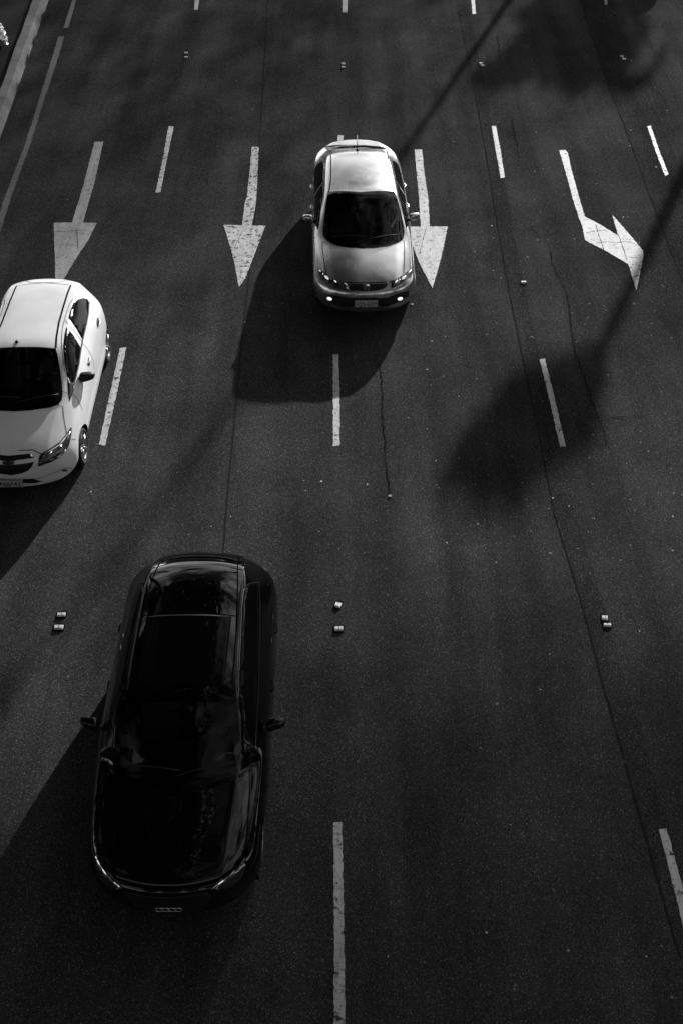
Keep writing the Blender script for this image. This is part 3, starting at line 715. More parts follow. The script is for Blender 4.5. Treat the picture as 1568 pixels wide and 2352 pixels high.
def mirror_part(car, c, s, m, lamp=True):
    for sg in (-1, 1):
        bm = bmesh.new(); g_ = bmesh.ops.create_uvsphere(bm, u_segments=28, v_segments=18, radius=1)
        for v in bm.verts:      # rounded shell, flat behind, drawn out and lower towards its tip
            q = [math.copysign(abs(t_) ** .62, t_) for t_ in v.co]; t = (q[0] * sg + 1) / 2
            if q[1] > .35: q[1] = .35 + (q[1] - .35) * .15
            hz = 1 - .35 * t ** 2
            v.co = Vector((sg * c[0] + q[0] * s[0] / 2, c[1] + q[1] * s[1] * .62 * (1 - .25 * t) + .045 * t, c[2] + q[2] * s[2] / 2 * hz + .01 * t))
        o = car.add('side_mirror', bm, m)
        bm = bmesh.new(); tube(bm, [(sg * (c[0] - s[0] / 2 - .1), c[1] - .03, c[2] - .07), (sg * (c[0] - s[0] * .3), c[1], c[2] - .045)], [.035, .028], 8); link('mirror_arm', bm, black_pl, o)
        bm = bmesh.new(); box(bm, Vector((sg * c[0], c[1] + s[1] * .36 + .012, c[2])), (s[0] * .7, .004, s[2] * .6), None, .0); link('mirror_glass', bm, chrome, o)
def handles(car, ys, z, m, ln=.17):
    for sg in (-1, 1):
        for y in ys:
            p, n = car.project('side', y, z, sg)
            bm = bmesh.new(); tube(bm, [p + Vector((0, -ln / 2, 0)), p + Vector((sg * .02, -ln / 2 + .03, 0)), p + Vector((sg * .024, 0, 0)), p + Vector((sg * .02, ln / 2 - .03, 0)), p + Vector((0, ln / 2, 0))], [.008, .01, .011, .01, .008], 8)
            car.add('door_handle', bm, m)
def plate(car, c, w, h, text, x_text=0.0, tilt=.12, size=.085, gap=1.05):
    bm = bmesh.new(); box(bm, Vector((0, 0, 0)), (w, .012, h), None, .004)
    e = Euler((tilt, 0, 0)); M = Matrix.Translation(c) @ e.to_matrix().to_4x4()
    bm.transform(M); pl = car.add('number_plate', bm, plate_m, smooth=False); wt_ = .355 if len(text) > 6 else .3
    bm = bmesh.new(); r = bmesh.new(); t = .005
    for cc, ss in (((0, -.0075, h / 2 - .006), (w - .012, .003, t)), ((0, -.0075, -h / 2 + .006), (w - .012, .003, t)), ((w / 2 - .006, -.0075, 0), (t, .003, h - .02)), ((-w / 2 + .006, -.0075, 0), (t, .003, h - .02))): box(bm, Vector(cc), ss)
    r.free(); bm.transform(M); link('plate_rim', bm, ink_m, pl, smooth=False)
    if text:
        cu = bpy.data.curves.new('plate_text', 'FONT'); cu.body = text; cu.size = size; cu.align_x = 'CENTER'; cu.align_y = 'CENTER'; cu.extrude = .0012; cu.space_character = gap; cu.offset = .0012
        o = bpy.data.objects.new('tmp', cu); COL.objects.link(o); bpy.context.view_layer.update()
        me = bpy.data.meshes.new_from_object(o.evaluated_get(bpy.context.evaluated_depsgraph_get())); bpy.data.objects.remove(o)
        me.materials.clear(); xs = [v.co.x for v in me.vertices]; me.transform(Matrix.Scale(wt_ / (max(xs) - min(xs)), 4, (1, 0, 0)))
        me.transform(M @ Matrix.Translation((x_text, -.0088, -.012)) @ Matrix.Rotation(radians(90), 4, 'X')); linkme('plate_lettering', me, ink_m, pl, smooth=False)
    return pl
def cabin(car, y0, y1, zb, zr):
    """dashboard, two front seats, rear bench and steering wheel seen dimly through the windscreen"""
    bm = bmesh.new(); box(bm, Vector((0, y0 + .42, zb - .24)), (1.22, .55, .22), None, .06); box(bm, Vector((.33, y0 + .52, zb - .13)), (.34, .2, .07), None, .03); car.add('dashboard', bm, trim_in)
    for sg in (-1, 1):
        bm = bmesh.new(); x = sg * .35; yb = y1 + .42
        box(bm, Vector((x, yb - .25, .5)), (.5, .52, .16), None, .06); box(bm, Vector((x, yb + .07, .82)), (.48, .14, .62), Euler((-.28, 0, 0)), .06); box(bm, Vector((x, yb + .17, 1.2 + zr - 1.45)), (.27, .1, .18), Euler((-.2, 0, 0)), .04)
        for t_ in (-.06, .06): tube(bm, [(x + t_, yb + .14, 1.05), (x + t_, yb + .17, 1.16 + zr - 1.45)], .008, 6)
        o = car.add('front_seat', bm, seat_in)
    bm = bmesh.new(); box(bm, Vector((0, y1 + 1.2, .55)), (1.25, .5, .18), None, .06); box(bm, Vector((0, y1 + 1.5, .85)), (1.25, .14, .6), Euler((-.3, 0, 0)), .06); car.add('rear_bench', bm, seat_in)
    bm = bmesh.new(); R_ = .18; pts = []; ring = []
    for k in range(24):
        a = 2 * pi * k / 24; p = Vector((R_ * cos(a), 0, R_ * sin(a))); q = Euler((-.45, 0, 0)).to_matrix() @ p + Vector((.35, y0 + .68, zb - .08)); pts.append(q)
    tube(bm, pts + [pts[0]], .014, 8)
    tube(bm, [pts[0], pts[12]], .016, 6); tube(bm, [pts[18], (pts[0] + pts[12]) / 2], .016, 6); ellipsoid(bm, (pts[0] + pts[12]) / 2, (.06, .03, .05))
    car.add('steering_wheel', bm, black_pl)
    bm = bmesh.new(); box(bm, Vector((0, y1 - .12, zr - .2)), (.24, .025, .065), None, .012); tube(bm, [(0, y1 - .1, zr - .17), (0, y1 - .05, zr - .08)], .01, 6); car.add('rear_view_mirror', bm, black_pl)
def driver(car, y0, y1, zb, zr, label):
    """seated figure with both hands on the wheel, one skinned surface"""
    yb = y1 + .30; x = .35; dz = zr - 1.45
    J = {'pelvis': ((x, yb - .1, .62), .125), 'belly': ((x, yb - .06, .76), .115), 'chest': ((x, yb, .93 + dz * .5), .13), 'neck': ((x, yb - .0, 1.08 + dz), .055), 'head': ((x, yb - .03, 1.17 + dz), .085), 'crown': ((x, yb - .02, 1.25 + dz), .075)}
    E = [('pelvis', 'belly'), ('belly', 'chest'), ('chest', 'neck'), ('neck', 'head'), ('head', 'crown')]
    for s_, n_ in ((-1, 'l'), (1, 'r')):
        J['sh' + n_] = ((x + s_ * .18, yb, .98 + dz * .6), .06); J['el' + n_] = ((x + s_ * .22, yb - .2, .78 + dz * .4), .045); J['wr' + n_] = ((x + s_ * .15, y0 + .74, zb + .0), .03); J['ha' + n_] = ((x + s_ * .145, y0 + .68, zb + .02), .036)
        J['hip' + n_] = ((x + s_ * .1, yb - .15, .62), .085); J['kn' + n_] = ((x + s_ * .13, yb - .55, .66), .065); J['an' + n_] = ((x + s_ * .12, yb - .8, .36), .045)
        E += [('chest', 'sh' + n_), ('sh' + n_, 'el' + n_), ('el' + n_, 'wr' + n_), ('wr' + n_, 'ha' + n_), ('pelvis', 'hip' + n_), ('hip' + n_, 'kn' + n_), ('kn' + n_, 'an' + n_)]
    names = list(J); me = bpy.data.meshes.new('person'); me.from_pydata([J[k][0] for k in names], [(names.index(a), names.index(b)) for a, b in E], [])
    o = bpy.data.objects.new('person', me); COL.objects.link(o)
    sk = o.modifiers.new('skin', 'SKIN')
    for i, k in enumerate(names): me.skin_vertices[0].data[i].radius = (J[k][1], J[k][1])
    me.skin_vertices[0].data[0].use_root = True
    subsurf(o, 2); me = o.data
    me.materials.clear()
    for m in (shirt_m, skin_m): me.materials.append(m)
    for p in me.polygons:
        c = p.center; p.material_index = 1 if c.z > 1.04 + dz or (c.y < y0 + .82 and c.z > .8) else 0
    o.matrix_world = car.mw; props(o, label, 'person', 'drivers seen through the windscreens')
    bm = bmesh.new(); ellipsoid(bm, Vector((x, yb + .0, 1.245 + dz)), (.088, .1, .075)); link('hair', bm, hair_m, o)
    bm = bmesh.new(); ellipsoid(bm, Vector((x, yb - .125, 1.165 + dz)), (.014, .02, .024), seg=8); link('nose', bm, skin_m, o)
def wipers(car, pts):
    for a, b in pts:
        P = [car.project('top', a[0] + (b[0] - a[0]) * k / 6, a[1] + (b[1] - a[1]) * k / 6) for k in range(7)]
        bm = bmesh.new(); tube(bm, [p + n * .018 for p, n in P], .008, 6); car.add('wiper', bm, black_pl)
def pane(car, name, poly, mode='top', see=True, hole_in=.9):
    if see: car.hole(mode, poly, inset=hole_in)
    o = car.patch(name, mode, poly, wind_glass if see else tint_glass, eps=.006, grid=.05 if mode != 'cam' else 9, skirt=False)
    return o
def border(car, poly, w, parent, mode='top'):
    """black ceramic band round a pane"""
    cx_ = sum(p[0] for p in poly) / len(poly); cy_ = sum(p[1] for p in poly) / len(poly)
    bm = bmesh.new(); n = len(poly); P = []
    for i in range(n):
        a, b = poly[i], poly[(i + 1) % n]
        for k in range(4): P.append((a[0] + (b[0] - a[0]) * k / 4, a[1] + (b[1] - a[1]) * k / 4))
    loops = []
    for t in (0, .5, 1):
        lp = []
        for x, y in P:
            d = Vector((cx_ - x, cy_ - y)); d = d.normalized() * w * t
            p, nn = car.project(mode, x + d.x, y + d.y); lp.append(bm.verts.new(p + nn * .0045))
        loops.append(lp)
    for a, b in zip(loops[:-1], loops[1:]):
        for k in range(len(a)): bm.faces.new((a[k], a[(k + 1) % len(a)], b[(k + 1) % len(a)], b[k]))
    link('glass_border', bm, frit, parent)
def tail(car, poly, gap=None):
    car.patch('tail_lamp', 'rear', poly, tail_m, eps=.006, both=True, grid=.06)
tail_m = mat('tail_lamp_plastic', .06, .15, coat=1.0)

# ================= silver saloon
c = silver_car
ws = K1((400, 705), (760, 708), (1130, 705), (1165, 800), (1200, 930), (1232, 1080), (1238, 1170), (1225, 1225), (1170, 1265), (1060, 1305), (900, 1325), (780, 1328), (620, 1315), (500, 1295), (410, 1255), (360, 1215), (345, 1170), (350, 1080), (365, 950), (385, 800))
wsl = [c.ray(*p)[0] for p in ws]; wsl = [(v.x, v.y) for v in wsl]
o = pane(c, 'windscreen', wsl); border(c, wsl, .075, o)
c.patch('rear_window', 'cam', K1((395, 240), (420, 226), (700, 222), (1030, 232), (1042, 224), (960, 209), (800, 195), (520, 192), (400, 202), (362, 219)), tint_glass, grid=8, skirt=False)
c.line('boot_gap', 'cam', K1((345, 216), (400, 197), (520, 188), (800, 190), (960, 204), (1048, 221)), .022, void_m)
c.line('roof_gutter', 'cam', K1((1045, 240), (1062, 350), (1080, 480), (1105, 620), (1128, 702)), .022, void_m)
c.line('roof_gutter', 'cam', K1((425, 245), (432, 330), (434, 450), (428, 600), (412, 702)), .022, void_m)
for sg in (-1, 1):
    fw = [(1.62, .985), (1.85, 1.10), (2.25, 1.275), (2.5, 1.32), (2.78, 1.335), (2.8, .99)]
    rw = [(2.88, .995), (2.87, 1.335), (3.3, 1.325), (3.65, 1.27), (3.95, 1.15), (4.02, 1.06), (3.9, 1.01)]
    for w_ in (fw, rw): c.patch('side_window', 'side', w_, tint_glass, eps=.005, grid=.08, sg=sg)
    c.line('window_trim', 'side', [(1.6, .975), (2.2, .965), (3.0, .975), (3.9, .995)], .02, chrome, sg=sg, eps=.007)
    c.line('door_gap', 'side', [(2.84, 1.0), (2.85, .7), (2.83, .35)], .012, void_m, sg=sg); c.line('door_gap', 'side', [(1.5, .9), (1.42, .7), (1.45, .35)], .012, void_m, sg=sg); c.line('door_gap', 'side', [(3.95, 1.0), (3.85, .8), (3.6, .6), (3.5, .35)], .012, void_m, sg=sg)
    c.line('sill_line', 'side', [(1.35, .3), (3.6, .3)], .04, black_pl, sg=sg)
c.line('bonnet_gap', 'cam', K1((1232, 1240), (1240, 1320), (1238, 1430), (1230, 1600)), .012, void_m, both=True)
c.line('bonnet_gap', 'cam', K1((560, 1700), (820, 1706), (1070, 1700), (1120, 1680)), .012, void_m)
for sgn, hp, bl in ((1, K1((1095, 1768), (1098, 1700), (1150, 1672), (1230, 1622), (1290, 1565), (1322, 1532), (1326, 1590), (1300, 1645), (1230, 1702), (1150, 1748)), ((1150, 1694, 20, 9), (1230, 1652, 30, 13), (1298, 1582, 24, 8), (1185, 1675, 8, 5))),
                    (-1, K1((292, 1550), (345, 1582), (405, 1640), (470, 1685), (535, 1705), (548, 1762), (480, 1752), (400, 1712), (325, 1655)), ((316, 1576, 14, 7), (390, 1652, 30, 14), (485, 1694, 18, 8), (350, 1612, 8, 5)))):
    h = c.patch('headlight', 'cam', hp, lamp_dark, eps=.008, grid=7)
    c.ring('lamp_rim', 'cam', hp, .01, black_pl, parent=h, eps=.01)
    for x, y, rx, ry in bl: c.patch('bulb', 'cam', K1(*blob((x, y), rx, ry, 9, -.75 * sgn)), lit_m, eps=.013, grid=5, parent=h)
gp = K1((575, 1712), (650, 1714), (820, 1718), (1000, 1713), (1065, 1705), (1040, 1755), (990, 1785), (900, 1800), (800, 1803), (700, 1795), (630, 1775), (595, 1740))
g_ = c.patch('grille', 'cam', gp, mesh_m, eps=.004, grid=7)
for dy in (18, 38, 58): c.line('grille_bar', 'cam', K1((610 + dy * .6, 1718 + dy), (820, 1722 + dy), (1035 - dy * .6, 1716 + dy)), .008, black_pl, eps=.012, parent=g_)
c.line('grille_chrome', 'cam', K1((568, 1706), (595, 1748), (640, 1779), (720, 1798), (820, 1806), (930, 1800), (1000, 1785), (1045, 1755), (1070, 1703)), .014, chrome, eps=.012, parent=g_)
c.patch('grille_glint', 'cam', K1((572, 1708), (600, 1716), (622, 1750), (632, 1782), (603, 1765)), lit_chrome, eps=.012, grid=6, parent=g_)  # brighter chrome copy paints the glint on the left grille corner
e_ = c.patch('emblem', 'cam', K1((796, 1732), (850, 1732), (856, 1750), (846, 1786), (800, 1786), (790, 1750)), black_pl, eps=.014, grid=20, parent=g_)
for ln_ in (((796, 1732), (850, 1732), (856, 1750), (846, 1786), (800, 1786), (790, 1750), (796, 1732)), ((808, 1738), (812, 1780)), ((838, 1738), (834, 1780)), ((811, 1760), (835, 1760))):
    c.line('emblem_stroke', 'cam', K1(*ln_), .011, alloy, eps=.022, parent=g_)
c.patch('lower_intake', 'cam', K1((395, 1835), (560, 1858), (640, 1872), (1050, 1872), (1140, 1835), (1285, 1785), (1288, 1852), (1180, 1915), (1060, 1965), (640, 1965), (560, 1970), (470, 1945), (395, 1890)), black_pl, eps=.004, grid=8)
for x in (420, 1190):
    f_ = c.patch('fog_lamp', 'cam', K1(*blob((x, 1880), 28, 15, 10, .35 if x < 800 else -.35)), fog_m, eps=.012, grid=6)
pp = c.ray(*K1((819, 1917))[0])[0]
plate(c, pp + Vector((0, -.055, 0)), .405, .135, 'FQN-6339', size=.112, gap=1.02, tilt=-.15)
mirror_part(c, (.99, 2.0, 1.0), (.2, .11, .14), silver); handles(c, (2.68, 3.48), .86, silver)
b0 = c.ray(*K1((725, 248))[0])[0]; bm = bmesh.new(); ellipsoid(bm, b0 + Vector((0, 0, .01)), (.03, .045, .03)); tube(bm, [b0 + Vector((0, 0, .02)), b0 + Vector((0, .3, .17))], [.008, .005], 8); c.add('aerial', bm, black_pl)
wipers(c, (((-.55, 1.30), (.05, 1.22)), ((.0, 1.14), (.62, 1.34))))
cabin(c, 1.05, 2.2, 1.0, 1.43); driver(c, 1.05, 2.2, 1.0, 1.43, 'driver in a pale shirt behind the windscreen of the silver car')
tail(c, [(.45, .78), (.8, .8), (.82, .95), (.5, .97)])

# ================= white hatchback
c = white_car
wp = full(c, K2((560, 857), (580, 920), (602, 1050), (622, 1200), (630, 1320), (620, 1375), (585, 1420), (500, 1450), (300, 1478), (150, 1487)))
o = pane(c, 'windscreen', wp); border(c, wp, .075, o)
c.line('roof_gutter', 'cam', K2((712, 222), (680, 300), (640, 430), (592, 600), (568, 750), (562, 852)), .028, void_m, both=True)
rr = [c.ray(*p)[0] for p in K2((705, 222), (550, 205), (300, 195), (180, 193))]; c.line('tailgate_gap', 'top', [(v.x, v.y) for v in rr] + [(-v.x, v.y) for v in rr[::-1]], .01, void_m)
c.line('bonnet_gap', 'cam', K2((585, 1428), (632, 1440), (640, 1540), (655, 1620), (668, 1700)), .01, void_m, both=True)
c.line('bonnet_gap', 'cam', K2((190, 1878), (335, 1872), (415, 1912)), .012, void_m, both=True)
for l_ in (((628, 1287), (660, 1296), (682, 1310)), ((735, 1312), (785, 1370), (812, 1430), (830, 1480)), ((828, 808), (870, 850), (905, 905), (935, 980), (947, 1060)), ((655, 575), (760, 700), (825, 790)), ((722, 770), (758, 1768)),
           ((735, 358), (700, 410), (665, 510), (635, 620), (620, 720), (622, 850), (640, 1000), (665, 1180))):
    if l_[0] == (722, 770): l_ = ((715, 1762), (740, 1764), (758, 1770))
    c.line('panel_gap', 'cam', K2(*l_), .008, void_m, both=True)
hp = K2((387, 2030), (400, 1950), (415, 1915), (520, 1855), (600, 1800), (650, 1740), (690, 1680), (715, 1648), (712, 1720), (690, 1820), (650, 1890), (600, 1940), (520, 1985), (450, 2010))
for mir in (False, True):
    h = c.patch('headlight', 'cam', hp, lamp_dark, eps=.008, grid=9, mirror=mir)
    c.line('lamp_rim', 'cam', hp + [hp[0]], .012, black_pl, eps=.011, parent=h, mirror=mir, sub=3)
    for pl_, m_ in ((((745, 668), (790, 640), (822, 625), (815, 640), (770, 664)), lamp_clear), (((925, 530), (985, 512), (975, 540), (940, 543)), lamp_clear), (((990, 595), (1040, 580), (1030, 620), (985, 640)), lamp_clear), (((885, 700), (925, 685), (960, 655), (985, 640), (950, 690), (905, 712)), lamp_clear), (((668, 690), (700, 676), (702, 690), (680, 705)), lamp_clear),
                    (((640, 800), (652, 780), (650, 800)), lamp_clear), (((1060, 370), (1105, 300), (1108, 340), (1080, 430), (1050, 450)), alloy)):
        c.patch('reflector', 'cam', K2b(*pl_), m_, eps=.013, grid=6, parent=h, mirror=mir)
    c.line('lamp_strip', 'cam', K2b((660, 665), (800, 600), (930, 520), (1030, 400), (1100, 290)), .012, lamp_clear, eps=.012, parent=h, mirror=mir)
cxp = 110
def half(poly, name, m, eps, parent=None):
    q = [c.ray(*p)[0] for p in K2b(*poly)]; q = [(max(0.0, v.x), v.z) for v in q]; q[0] = (0.0, q[0][1]); q[-1] = (0.0, q[-1][1])
    return c.patch(name, 'front', q + [(-x, z) for x, z in q[::-1] if x > .001], m, eps=eps, grid=.05, parent=parent)
half(((cxp, 682), (300, 665), (490, 648), (540, 712), (300, 745), (cxp, 770)), 'upper_grille', mesh_m, .004)
half(((cxp, 828), (300, 815), (540, 775), (510, 850), (440, 920), (340, 960), (200, 985), (cxp, 990)), 'lower_grille', mesh_m, .004)
q = [c.ray(*p)[0] for p in K2b((cxp, 798))]; z0 = q[0].z
c.patch('emblem', 'front', [(x, z0 + z) for x, z in ((-.075, .014), (-.022, .014), (-.016, .026), (.028, .026), (.024, .014), (.082, .014), (.075, -.014), (.022, -.014), (.016, -.026), (-.028, -.026), (-.024, -.014), (-.082, -.014))], black_pl, eps=.02, grid=.2)
c.patch('bumper_intake', 'cam', K2b((365, 1050), (530, 1040), (600, 1070), (660, 1085), (560, 1112), (440, 1114), (365, 1104)), black_pl, grid=9, both=True)
c.line('bumper_crease_shade', 'cam', K2b((560, 1050), (700, 1010), (900, 930), (1040, 868), (1110, 870), (1132, 892)), .018, grey_m, both=True)  # grey ribbon paints the shade along the bumper crease
c.patch('fog_recess', 'cam', K2b((975, 905), (1050, 893), (1075, 912), (1030, 928), (990, 925)), black_pl, grid=7, both=True)
pp = c.ray(*K2b((140, 1086))[0])[0]; plate(c, Vector((-.06, pp.y - .045, pp.z)), .41, .135, 'NJ6F42', x_text=.018, size=.112, gap=1.02, tilt=-.15)
SW = K2((668, 640), (650, 720), (638, 830), (650, 1000), (672, 1130), (728, 1210), (760, 1130), (790, 1000), (812, 852), (740, 730))
RW = K2((690, 545), (710, 470), (740, 400), (780, 365), (840, 352), (880, 365), (893, 395), (885, 500), (865, 600), (845, 680), (828, 765), (770, 660))
TW = K2((676, 1140), (728, 1213), (742, 1270), (722, 1330), (702, 1384), (690, 1330), (680, 1220))
for nm, w_ in (('side_window', SW), ('side_window', RW)): c.patch(nm, 'cam', w_, tint_glass, eps=.005, grid=9, both=True)
c.patch('quarter_panel_trim', 'cam', TW, black_pl, eps=.005, grid=9, both=True)
c.line('window_trim', 'cam', K2((895, 392), (888, 500), (868, 605), (847, 690), (828, 772), (812, 858), (790, 1010), (762, 1135), (735, 1232)), .022, black_pl, eps=.009, both=True)
for x in ((980, 592), (893, 985)):
    c.patch('handle_recess', 'cam', K2(*blob(x, 11, 48, 12)), black_pl, eps=.005, grid=8, both=True)
p1 = c.ray(*K2((980, 592))[0])[0]; p2 = c.ray(*K2((893, 985))[0])[0]
handles(c, (p1.y, p2.y), (p1.z + p2.z) / 2, white, .19)
mirror_part(c, (.945, 1.62, 1.05), (.23, .13, .15), black_pl)
c.line('sill_line', 'side', [(1.25, .26), (3.05, .26)], .03, black_pl, sg=1); c.line('sill_line', 'side', [(1.25, .26), (3.05, .26)], .03, black_pl, sg=-1)
b0 = c.ray(*K2((173, 790))[0])[0]; bm = bmesh.new(); ellipsoid(bm, b0 + Vector((0, 0, .006)), (.028, .04, .022)); c.add('roof_nub', bm, black_pl)
wipers(c, (((-.5, 1.12), (.05, 1.05)), ((.02, .98), (.6, 1.16))))
cabin(c, .9, 1.85, 1.02, 1.46); driver(c, .9, 1.85, 1.02, 1.46, 'driver behind the windscreen of the white car')
tail(c, [(.5, .8), (.78, .82), (.75, 1.05), (.55, 1.05)])
c.patch('rear_window', 'rear', [(-.5, 1.1), (.5, 1.1), (.42, 1.33), (-.42, 1.33)], tint_glass, grid=.1)

# ================= black sport utility car
c = black_car
wp = [(.57, 1.90), (.64, 1.65), (.70, 1.42), (.69, 1.30), (.6, 1.22), (.4, 1.14), (.2, 1.09), (-.2, 1.09), (-.4, 1.14), (-.6, 1.22), (-.69, 1.30), (-.70, 1.42), (-.64, 1.65), (-.57, 1.90)]
o = pane(c, 'windscreen', wp); border(c, wp, .08, o)
q = [c.ray(*p)[0] for p in K3((950, 487), (925, 935))]
rp_ = [(.47, 2.02), (.48, 2.4), (.485, q[0].y), (-.485, q[0].y), (-.48, 2.4), (-.47, 2.02)]
c.patch('roof_glass', 'top', rp_, tint_glass, eps=.005); c.line('roof_gap', 'top', [(-.53, q[0].y + .02), (.53, q[0].y + .02)], .012, void_m)
c.line('roof_gutter', 'cam', K3((966, 175), (967, 300), (957, 600), (950, 820), (948, 930)), .016, void_m, both=True)
c.line('roof_gap', 'cam', K3((885, 222), (965, 228)), .012, void_m, both=True)
for sg in (-1, 1):
    P = [c.project('top', sg * .575, y)[0] for y in (2.0, 2.15, 2.5, 3.0, 3.4, 3.6)]
    bm = bmesh.new(); tube(bm, [P[0] + Vector((0, 0, 0)), *[p + Vector((0, 0, .035)) for p in P[1:-1]], P[-1]], [.012, .016, .016, .016, .016, .012], 8); c.add('roof_rail', bm, black_pl)
SWb = K3((1005, 330), (1040, 297), (1080, 292), (1086, 500), (1078, 800), (1068, 1100), (1058, 1240), (1000, 1130), (975, 1000), (978, 800), (985, 600), (995, 420))
c.patch('side_window', 'cam', SWb, tint_glass, eps=.005, grid=10, both=True)
c.line('window_trim', 'cam', K3((1000, 335), (1010, 308), (1038, 291), (1086, 286), (1094, 400), (1092, 600), (1086, 850), (1076, 1050), (1066, 1250)), .012, rail_m, eps=.009, both=True)
c.line('window_trim', 'cam', K3((1000, 335), (990, 430), (983, 600), (974, 800)), .008, rail_m, eps=.009, both=True)
hp = K3((815, 2062), (860, 2032), (930, 1977), (980, 1922), (1008, 1880), (1012, 1930), (992, 1990), (940, 2040), (880, 2065))
for mir in (False, True):
    h = c.patch('headlight', 'cam', hp, lamp_dark, eps=.008, grid=9, mirror=mir)
    c.line('lamp_strip', 'cam', K3((813, 2062), (858, 2031), (928, 1976), (978, 1921), (1009, 1878)), .012, chrome, eps=.012, parent=h, mirror=mir)
    c.patch('reflector', 'cam', K3((835, 2058), (850, 2050), (858, 2062), (850, 2066)), alloy, eps=.014, grid=9, parent=h, mirror=mir)
c.line('bonnet_gap', 'cam', K3((1035, 1372), (1035, 1500), (1025, 1700), (1008, 1870)), .01, void_m, both=True)
q = c.ray(*K3((525, 2130))[0])[0]
gp = [(-.40, .80), (.40, .80), (.44, .72), (.36, .45), (.28, .36), (-.28, .36), (-.36, .45), (-.44, .72)]
g_ = c.patch('grille', 'front', gp, mesh_m, eps=.004, grid=.06)
for k in range(7): c.line('grille_bar', 'front', [(-.36 + .02 * k * .3, .76 - k * .055), (.36 - .02 * k * .3, .76 - k * .055)], .008, black_pl, eps=.012, parent=g_)
rq = c.ray(*K3((525, 2167))[0])[0]
bm = bmesh.new()
for k in range(4):
    cc = Vector((-.0975 + .065 * k, rq.y - .03, rq.z)); tube(bm, [cc + Vector((.04 * cos(a * pi / 10), 0, .04 * sin(a * pi / 10))) for a in range(21)], .004, 6)
link('emblem', bm, chrome, g_)
mirror_part(c, (1.03, 1.83, 1.14), (.22, .12, .15), blackp); handles(c, (2.5, 3.35), .93, blackp)
c.line('sill_line', 'side', [(1.3, .34), (3.25, .34)], .05, black_pl, sg=1); c.line('sill_line', 'side', [(1.3, .34), (3.25, .34)], .05, black_pl, sg=-1)
for sg in (-1, 1):
    c.line('door_gap', 'side', [(2.52, 1.08), (2.53, .8), (2.5, .4)], .01, void_m, sg=sg); c.line('door_gap', 'side', [(1.5, .98), (1.42, .7), (1.45, .4)], .01, void_m, sg=sg)
wipers(c, (((-.55, 1.30), (.05, 1.22)), ((.0, 1.17), (.6, 1.34))))
cabin(c, 1.05, 1.95, 1.14, 1.62); driver(c, 1.05, 1.95, 1.14, 1.62, 'driver hidden behind the dark windscreen of the black car')
tail(c, [(.5, .9), (.85, .9), (.8, 1.06), (.55, 1.05)])
c.patch('rear_window', 'rear', [(-.52, 1.2), (.52, 1.2), (.46, 1.46), (-.46, 1.46)], tint_glass, grid=.1)

for c in (silver_car, white_car, black_car): c.finish()

# ------------------------------------------------------------------ street lamp and trees beyond the frame, some known by their shadows, some added for shade and reflections
def street_lamp(x, y, h, label):
    r = props(empty('street_lamp', (x, y, 0)), label, 'street lamp')
    bm = bmesh.new(); tube(bm, [(0, 0, 0), (0, 0, h * .5), (0, 0, h)], [.15, .11, .06], 14); tube(bm, [(0, 0, 0), (0, 0, .25)], [.3, .22], 14); link('pole', bm, pole_m, r)
    bm = bmesh.new(); tube(bm, [(0, 0, h - .1), (-.4, -.6, h + .4), (-.9, -1.4, h + .6)], [.06, .05, .045], 10); link('arm', bm, pole_m, r)
    bm = bmesh.new(); box(bm, Vector((-1.0, -1.6, h + .6)), (.3, .7, .12), None, .05); link('lamp_head', bm, pole_m, r)
street_lamp(9.9, 45.6, 11.2, 'tall steel street lamp far up the avenue')

def leaf_cloud(bm, c, r, n, size, seed):
    rnd = random.Random(seed)
    for _ in range(n):
        while True:
            p = Vector((rnd.uniform(-1, 1), rnd.uniform(-1, 1), rnd.uniform(-1, 1)))
            if p.length <= 1: break
        p = Vector((c[0] + p.x * r[0], c[1] + p.y * r[1], c[2] + p.z * r[2]))
        u = Vector((rnd.gauss(0, 1), rnd.gauss(0, 1), rnd.gauss(0, 1))).normalized(); w = u.orthogonal().normalized(); s_ = size * rnd.uniform(.6, 1.3)
        bm.faces.new([bm.verts.new(q) for q in (p - u * s_, p + w * s_ * .45, p + u * s_, p - w * s_ * .45)])
def tree(name, label, limbs, clouds, group=None):
    """limbs: list of (points, radii) ; clouds: list of (centre, radii, leaves, leaf size)"""
    r = props(empty(name, limbs[0][0][0]), label, 'tree', group); b = Vector(limbs[0][0][0])
    bm = bmesh.new()
    for pts, rad in limbs: tube(bm, [Vector(p) - b for p in pts], rad, 9)
    link('trunk', bm, bark_m, r)
    bm = bmesh.new()
    for i, (c_, rr_, n_, sz) in enumerate(clouds): leaf_cloud(bm, Vector(c_) - b, rr_, n_, sz, i + len(label))
    me = bpy.data.meshes.new('crown'); bm.to_mesh(me); bm.free(); linkme('crown', me, leaf_m, r, smooth=False)
def src(px, py, h):   # the point at height h whose shadow falls on this ground point
    g_ = at(px, py); return Vector((g_.x - SX * h, g_.y - SY * h, h))
G = 'street trees right of the avenue'
